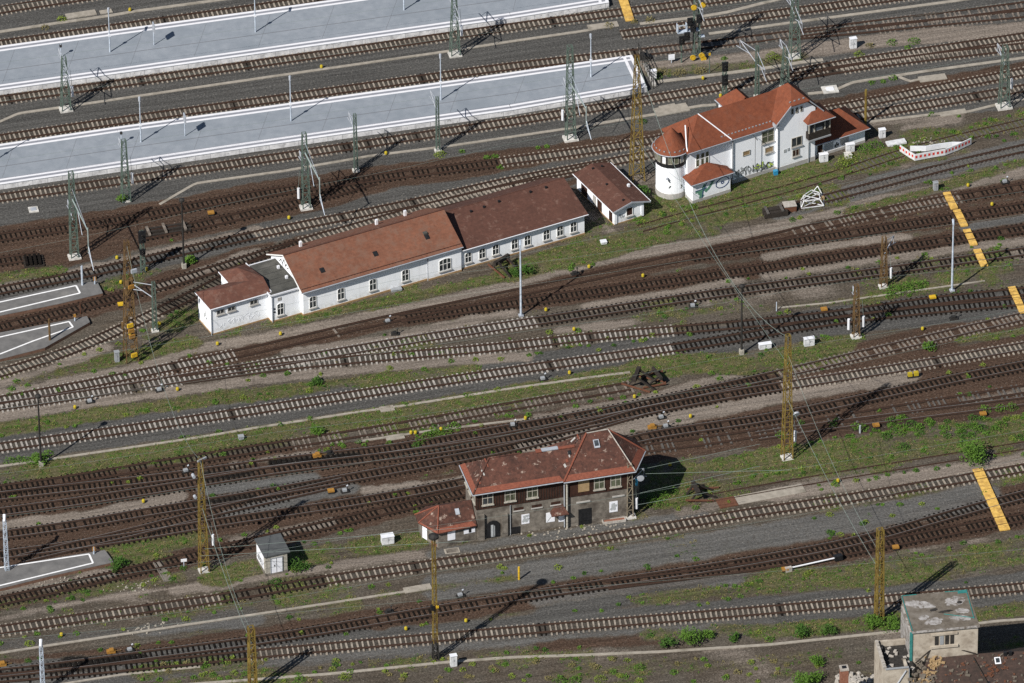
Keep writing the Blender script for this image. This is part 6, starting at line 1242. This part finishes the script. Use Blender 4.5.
for lb,px,py,n in (('on the dirt beside the white brick debris, lower left',147,628,16),('between the lower left small platform and the hut',138,587,14),('by the lower left platform wall',60,582,14),('at the foot of the dark brick signal box, right part',606,524,16),('below the dark brick signal box canopy',548,531,12),('on the weedy strip right of the white slab',925,143,12)):
    p=G(px,py); b=MB(); r=random.Random(px)
    for k in range(n*2): b.cbox(r.gauss(0,1.6),r.gauss(0,.6),-.03,.1+.2*r.random(),.1+.16*r.random(),.06+.1*r.random(),r.uniform(0,3),.8)
    tag(b.obj('rubble_heap','trough_concrete',None,p,.24),'scatter of pale broken stones '+lb,'rubble heap','rubble scatters')
small('open white tray of rubble at the right foot of the dark brick signal box','tray','rubble_tray',(614,521.5),(('tray','stone_rubble',[(-1.4,-.35,0,1.4,-.25,.3),(-1.4,.3,0,1.4,.4,.3),(-1.4,-.25,0,-1.3,.3,.3),(1.3,-.25,0,1.4,.3,.3)]),('fill','brick_red',[(-1.3,-.25,0,1.3,.3,.18)])),.2)
small('bright blue bin at the foot of the signal box gable','bin','bin',(775.5,174.5),(('body','blue_paint',[(-.25,-.22,0,.25,.22,.55)]),('lid','blue_paint',[(-.28,-.25,.55,.28,.25,.62)])),.3)
small('low concrete shaft with dark cover by the low tiled annex','manhole','manhole',(452,551),(('rim','trough_concrete',[(-.9,-.5,-.05,.9,.5,.07)]),('cover','masonry_grey',[(-.7,-.38,.07,.7,.38,.10)])),.2)
small('pale concrete manhole on grey gravel, upper left','manhole','manhole',(33.5,210),(('rim','foundation',[(-.6,-.6,-.05,.6,.6,.14)]),('cover','zinc',[(-.35,-.35,.14,.35,.35,.18)])),.2)
small('pale concrete manhole with bent rim right of the signal box roof','manhole','manhole',(830,90),(('rim','foundation',[(-1.0,-.8,-.05,1.0,.8,.16)]),('cover','zinc_white',[(-.5,-.4,.16,.5,.4,.22)])),.2)
small('stone slab path piece crossing the dirt track left of the hut mast','slab','slab',(163,571),(('plate','masonry_grey',[(-.5,-2.2,-.05,.5,2.2,.06)]),('edge','masonry_grey',[(-.6,-2.2,-.05,-.5,2.2,.12)])),.35)
small('broad flat concrete slabs beside the overgrown track, right of the middle','slab','slab',(772,494),(('plate','trough_concrete',[(-4.5,-.9,-.05,4.0,.9,.06)]),('brick_patch','rust_old',[(-6.8,-1.0,-.05,-4.55,.9,.12)])),.3)
# ------------------------------------------------------------------ plants
def leafmat(name,c1,c2):
    m,nt,b=_mat(name); f=noise(nt,2.4,4,.7,coord(nt,'World')); nt.links.new(ramp(nt,f,[(.32,c1),(.68,c2)]),b.inputs['Base Color'])
    b.inputs['Roughness'].default_value=.75; M[name]=m
leafmat('leaf_green',(.036,.085,.009),(.095,.180,.022)); leafmat('leaf_lime',(.085,.125,.016),(.17,.215,.035)); leafmat('leaf_dry',(.09,.080,.030),(.21,.18,.075)); leafmat('leaf_deep',(.020,.055,.007),(.058,.125,.017))
def leaf(b,x,y,z,s,r):
    a=r.uniform(0,2*PI); e=r.uniform(-.5,1.1); c,q=math.cos(a),math.sin(a); ce,se=math.cos(e),math.sin(e)
    ux,uy,uz=c*ce*s,q*ce*s,se*s; wx,wy=-q*s*.42,c*s*.42
    b.add([(x,y,z),(x+ux*.5+wx,y+uy*.5+wy,z+uz*.5),(x+ux,y+uy,z+uz*.9),(x+ux*.5-wx,y+uy*.5-wy,z+uz*.5)],[(0,1,2,3)])
wd={'leaf_green':MB(),'leaf_lime':MB(),'leaf_dry':MB(),'leaf_deep':MB()}
r=random.Random(42); cnt=0; tries=0
BLD=[]
def tuft(x,y,R_,n,mt,s0,hh):
    b=wd[mt]
    for k in range(n):
        a=r.uniform(0,2*PI); q=R_*math.sqrt(r.random()); z=hh*(1-(q/R_)**2)*r.random()
        leaf(b,x+q*math.cos(a),y+q*math.sin(a),max(.0,z),s0*r.uniform(.6,1.3),r)
while cnt<10500 and tries<150000:
    tries+=1; px,py=r.uniform(-20,1044),r.uniform(-10,695); x,y,_=G(px,py); w=wat(x,y,5)
    if w<.2 or r.random()>w: 
        continue
    mt=r.choices(('leaf_green','leaf_lime','leaf_dry','leaf_deep'),(4,.8,6,3))[0]
    tuft(x,y,r.uniform(.14,.42),r.randint(8,16),mt,.13,.14); cnt+=1
def clump(px,py,R_,mt='leaf_green',n=None): 
    x,y,_=G(px,py); tuft(x,y,R_,n or int(50+150*R_*R_),mt,.17,R_*.9)
# bright clumps standing along the verges
VER=[('T17',3.2,34),('T12a',-2.6,16),('T18',-2.1,22),('T19',2.6,14),('T27',2.9,16),('T27',-2.6,22),('T30',-3.6,26),('T30',2.9,16),('T28',2.4,24),('T22',-2.8,12),('T26',2.2,18),('T26',-1.6,10),('T14',-2.1,14),('T12a',2.0,16),('T13',2.2,16),('T31',1.8,24),('T31',-1.6,24),('T32',-2,12),('T23',-2.3,26),('T23',2.3,10),('T25b',-2.8,26),('T20',-3.2,12),('T16' if 'T16' in LINES else 'T20',2.6,10),('T17',-3.3,14),('T11',-2.2,14),('T10',2.2,10),('T9',-2.6,10),('T8',-2.3,8),('T12b',-2.2,12),('T28b',-3.2,22)]
for key,off,n in VER:
    q=LINES[key]; d,nn=normals(q)
    for k in range(int(n*1.5)):
        i=r.randrange(len(q)); o=off+r.gauss(0,.5); x,y=q[i]+nn[i]*o
        px,py=P(x,y)
        if not(-5<px<1030 and -5<py<690): continue
        if 195<px<650 and py<330 and py>150 and not wat(x,y,5)>.3: continue
        m_=r.choices(('leaf_green','leaf_lime','leaf_deep'),(5,2.4,2))[0]
        R1=r.uniform(.16,.46); tuft(x,y,R1,int(26+130*R1),m_,.16,R1*.9)
for px,py,R_,m_ in ((186,620,.5,'leaf_lime'),(558,568,.55,'leaf_lime'),(30,644,.6,'leaf_lime'),(62,20,.7,'leaf_lime'),(45,28,.6,'leaf_dry'),(40,459,.9,'leaf_green'),(30,461,.8,'leaf_green'),(20,461,.8,'leaf_green'),(10,462,.8,'leaf_green'),(48,454,.7,'leaf_green'),(440,155,.8,'leaf_lime'),(495,157,.5,'leaf_green'),(487,158,.5,'leaf_green'),(462,152,.4,'leaf_green'),(547,147,.4,'leaf_green'),(538,148,.3,'leaf_green'),(892,43,.7,'leaf_green'),(914,42,.8,'leaf_green'),(908,48,.5,'leaf_green'),(870,46,.6,'leaf_dry'),(859,55,.7,'leaf_lime'),(893,78.5,.6,'leaf_green'),(883,82,.4,'leaf_green'),(872,83,.5,'leaf_green'),(609,26,.7,'leaf_dry'),(650,21,.7,'leaf_dry'),(634,22,.5,'leaf_dry'),(643,122,.6,'leaf_deep'),(656,77,.9,'leaf_green'),(772,57,.9,'leaf_lime'),(660,74,.8,'leaf_dry'),(680,74,.9,'leaf_dry'),(700,72,.8,'leaf_dry'),(724,59,.4,'leaf_green'),(850,160,1.0,'leaf_lime'),(842,166,1.1,'leaf_lime'),(865,150,1.1,'leaf_green'),(875,147,1.2,'leaf_green'),(500,168,.4,'leaf_green'),(190,261,.9,'leaf_green'),(310,419,.4,'leaf_green'),(640,668,.7,'leaf_green'),(770,640,.6,'leaf_green'),(165,620,.4,'leaf_green'),(575,681,.8,'leaf_green'),(600,680,.8,'leaf_lime'),(560,682,.9,'leaf_green'),(620,676,.5,'leaf_lime'),(345,678,.8,'leaf_lime'),(300,680,.7,'leaf_green'),(275,584,.9,'leaf_deep'),(420,441,.6,'leaf_green'),(428,437,.9,'leaf_green'),(437,434,1.0,'leaf_green'),(446,432,.9,'leaf_green'),(454,428,.9,'leaf_green'),(416,446,.6,'leaf_deep'),(900,420,.6,'leaf_green'),(985,410,.8,'leaf_green'),(1000,409,.8,'leaf_green'),(1012,408,.8,'leaf_green'),(895,292,1.3,'leaf_green'),(905,290,1.3,'leaf_green'),(915,288,1.2,'leaf_green'),(890,296,.9,'leaf_green'),(923,285,.8,'leaf_green'),(647,500,1.2,'leaf_deep'),(660,497,1.2,'leaf_green'),(670,493,1.1,'leaf_green'),(655,505,1.0,'leaf_green')):
    clump(px,py,R_,m_)
rows={'clump patch right':0}
for k in range(46): clump(860+r.gauss(70,60),430+r.gauss(-2,6),r.uniform(.35,.8),r.choice(('leaf_green','leaf_deep')))
for k in range(90):  # sparse clumps on the bottom wasteland
    px=r.uniform(130,860); clump(px,r.uniform(658,682) if px<860 else 640,r.uniform(.2,.5),r.choice(('leaf_green','leaf_lime','leaf_dry')))
for mt,b in wd.items():
    o=b.obj('weeds',mt); o['kind']='stuff'
def shrub(label,px,py,R_,H_,mt,n):
    t=thing('shrub',label,'shrub',G(px,py),0,'shrubs in the yard'); s=MB(); b=MB(); rr=random.Random(int(px*7+py))
    for k in range(9):
        a=rr.uniform(0,2*PI); q=R_*.7*rr.random(); s.tube((0,0,-.05),(q*math.cos(a),q*math.sin(a),H_*rr.uniform(.5,.85)),.03,.012,4)
    lobes=[(rr.uniform(-.55,.55)*R_,rr.uniform(-.55,.55)*R_,H_*rr.uniform(.3,.7),R_*rr.uniform(.35,.6)) for k in range(9)]
    for k in range(int(n*1.7)):
        lx,ly,lz,lr=rr.choice(lobes); a=rr.uniform(0,2*PI); c=rr.uniform(-1,1); q=lr*rr.random()**.4; sn=math.sqrt(1-c*c)
        z=lz+q*c*.8
        if z<.05: continue
        leaf(b,lx+q*sn*math.cos(a),ly+q*sn*math.sin(a),z,rr.uniform(.13,.26),rr)
    s.obj('stem','wood_dark',t); b.obj('foliage',mt,t)
for a in (('large bright green shrub in the grass above the lower right yellow crossing',972,460,2.5,2.6,'leaf_green',900),('green shrub on the bottom wasteland, largest in the middle',692,644,1.7,1.9,'leaf_green',480),('dark green shrub left of the largest wasteland shrub',668,647,1.1,1.3,'leaf_deep',260),('low shrub right of the largest wasteland shrub',709,637,.9,.9,'leaf_green',170),('dark shrub beside the white trough right of the wasteland shrubs',734,640,1.0,.9,'leaf_deep',180),('dark green shrub left of the ruined tower mast',803,636,1.15,1.2,'leaf_deep',260),('dark shrub just left of the ruined tower mast',829,634,1.1,1.1,'leaf_deep',240),('green bush at the foot of the mast before the ruined tower',874,627,1.4,1.5,'leaf_green',330),('spreading bush right of the mast before the ruined tower',890,628,1.5,1.2,'leaf_green',330),('green shrub on brown ground above the chimney stump',817,664,1.0,1.2,'leaf_green',230),('large bush cut by the bottom edge left of the chimney stump',800,685,1.9,1.8,'leaf_green',520),('smaller bush beside the large one at the bottom edge',816,681,1.1,1.2,'leaf_green',260),('small bush at the foot of the green mast below the platform',122,203,.9,1.2,'leaf_green',220),('dark bush under the left end of the white sleeper track',318,384,.9,.9,'leaf_deep',180),('green shrub above the siding with worn sleepers',317.5,434,1.0,1.1,'leaf_green',230),('dark green bush behind the lower left asphalt platform',121,568,1.5,1.2,'leaf_deep',320),('dark green shrub in the hut shadow',297,568,1.5,1.4,'leaf_deep',340),('green shrub before the right end of the white building',528,273,1.1,1.2,'leaf_deep',220),('dark shrub beside the timber trestle before the white building',514,276,.9,1.0,'leaf_deep',180),('dark shrub at the foot of the black lamp post above the white building',190,262,1.0,1.0,'leaf_green',220),('green bush at the foot of the black lamp post at the left edge',39,463,1.3,1.2,'leaf_green',300),('dark bushes in the shade behind the small shed',640,196,1.3,1.4,'leaf_deep',300),('green shrub at the track end near the top right weeds',929,349,1.0,.9,'leaf_green',220),('green shrub beside the white cabinet of the lower lamp mast',405,597,.0,.0,'leaf_green',0)):
    if a[5]!='' and a[6]>0: shrub(*a)
# ------------------------------------------------------------------ light, sky, camera
w=bpy.data.worlds.new('World'); S.world=w; w.use_nodes=True; nt=w.node_tree
sky=nt.nodes.new('ShaderNodeTexSky'); sky.sky_type='NISHITA'; sky.sun_disc=False
EL=R(41.5); AZ=R(50.5)+PI                     # the sun stands behind the camera to the left
sx,sy=math.cos(AZ),math.sin(AZ)
sky.sun_elevation=EL; sky.sun_rotation=math.atan2(sx,sy); sky.air_density=1.0; sky.dust_density=.6
bg=nt.nodes['Background']; nt.links.new(sky.outputs[0],bg.inputs['Color']); bg.inputs['Strength'].default_value=.050
ld=bpy.data.lights.new('sun','SUN'); ld.energy=4.6; ld.angle=R(.53); ld.color=(1.0,.955,.89); lo=bpy.data.objects.new('sun',ld); COL.objects.link(lo)
import mathutils
lo.rotation_euler=mathutils.Vector((-sx*math.cos(EL),-sy*math.cos(EL),-math.sin(EL))).to_track_quat('-Z','Y').to_euler(); lo.location=(sx*200,sy*200,180)
cd=bpy.data.cameras.new('camera'); co=bpy.data.objects.new('camera',cd); COL.objects.link(co); S.camera=co
cd.sensor_width=36; cd.lens=FP*36/1024; cd.clip_start=10; cd.clip_end=9000
co.matrix_world=mathutils.Matrix(((Rc[0],Uc[0],-Fw[0],CAM[0]),(Rc[1],Uc[1],-Fw[1],CAM[1]),(Rc[2],Uc[2],-Fw[2],CAM[2]),(0,0,0,1)))
S.view_settings.view_transform='Standard'; S.view_settings.look='None'; S.view_settings.exposure=0.46; S.view_settings.gamma=1.0
S.render.engine='CYCLES'; S.cycles.max_bounces=6; S.cycles.use_denoising=False
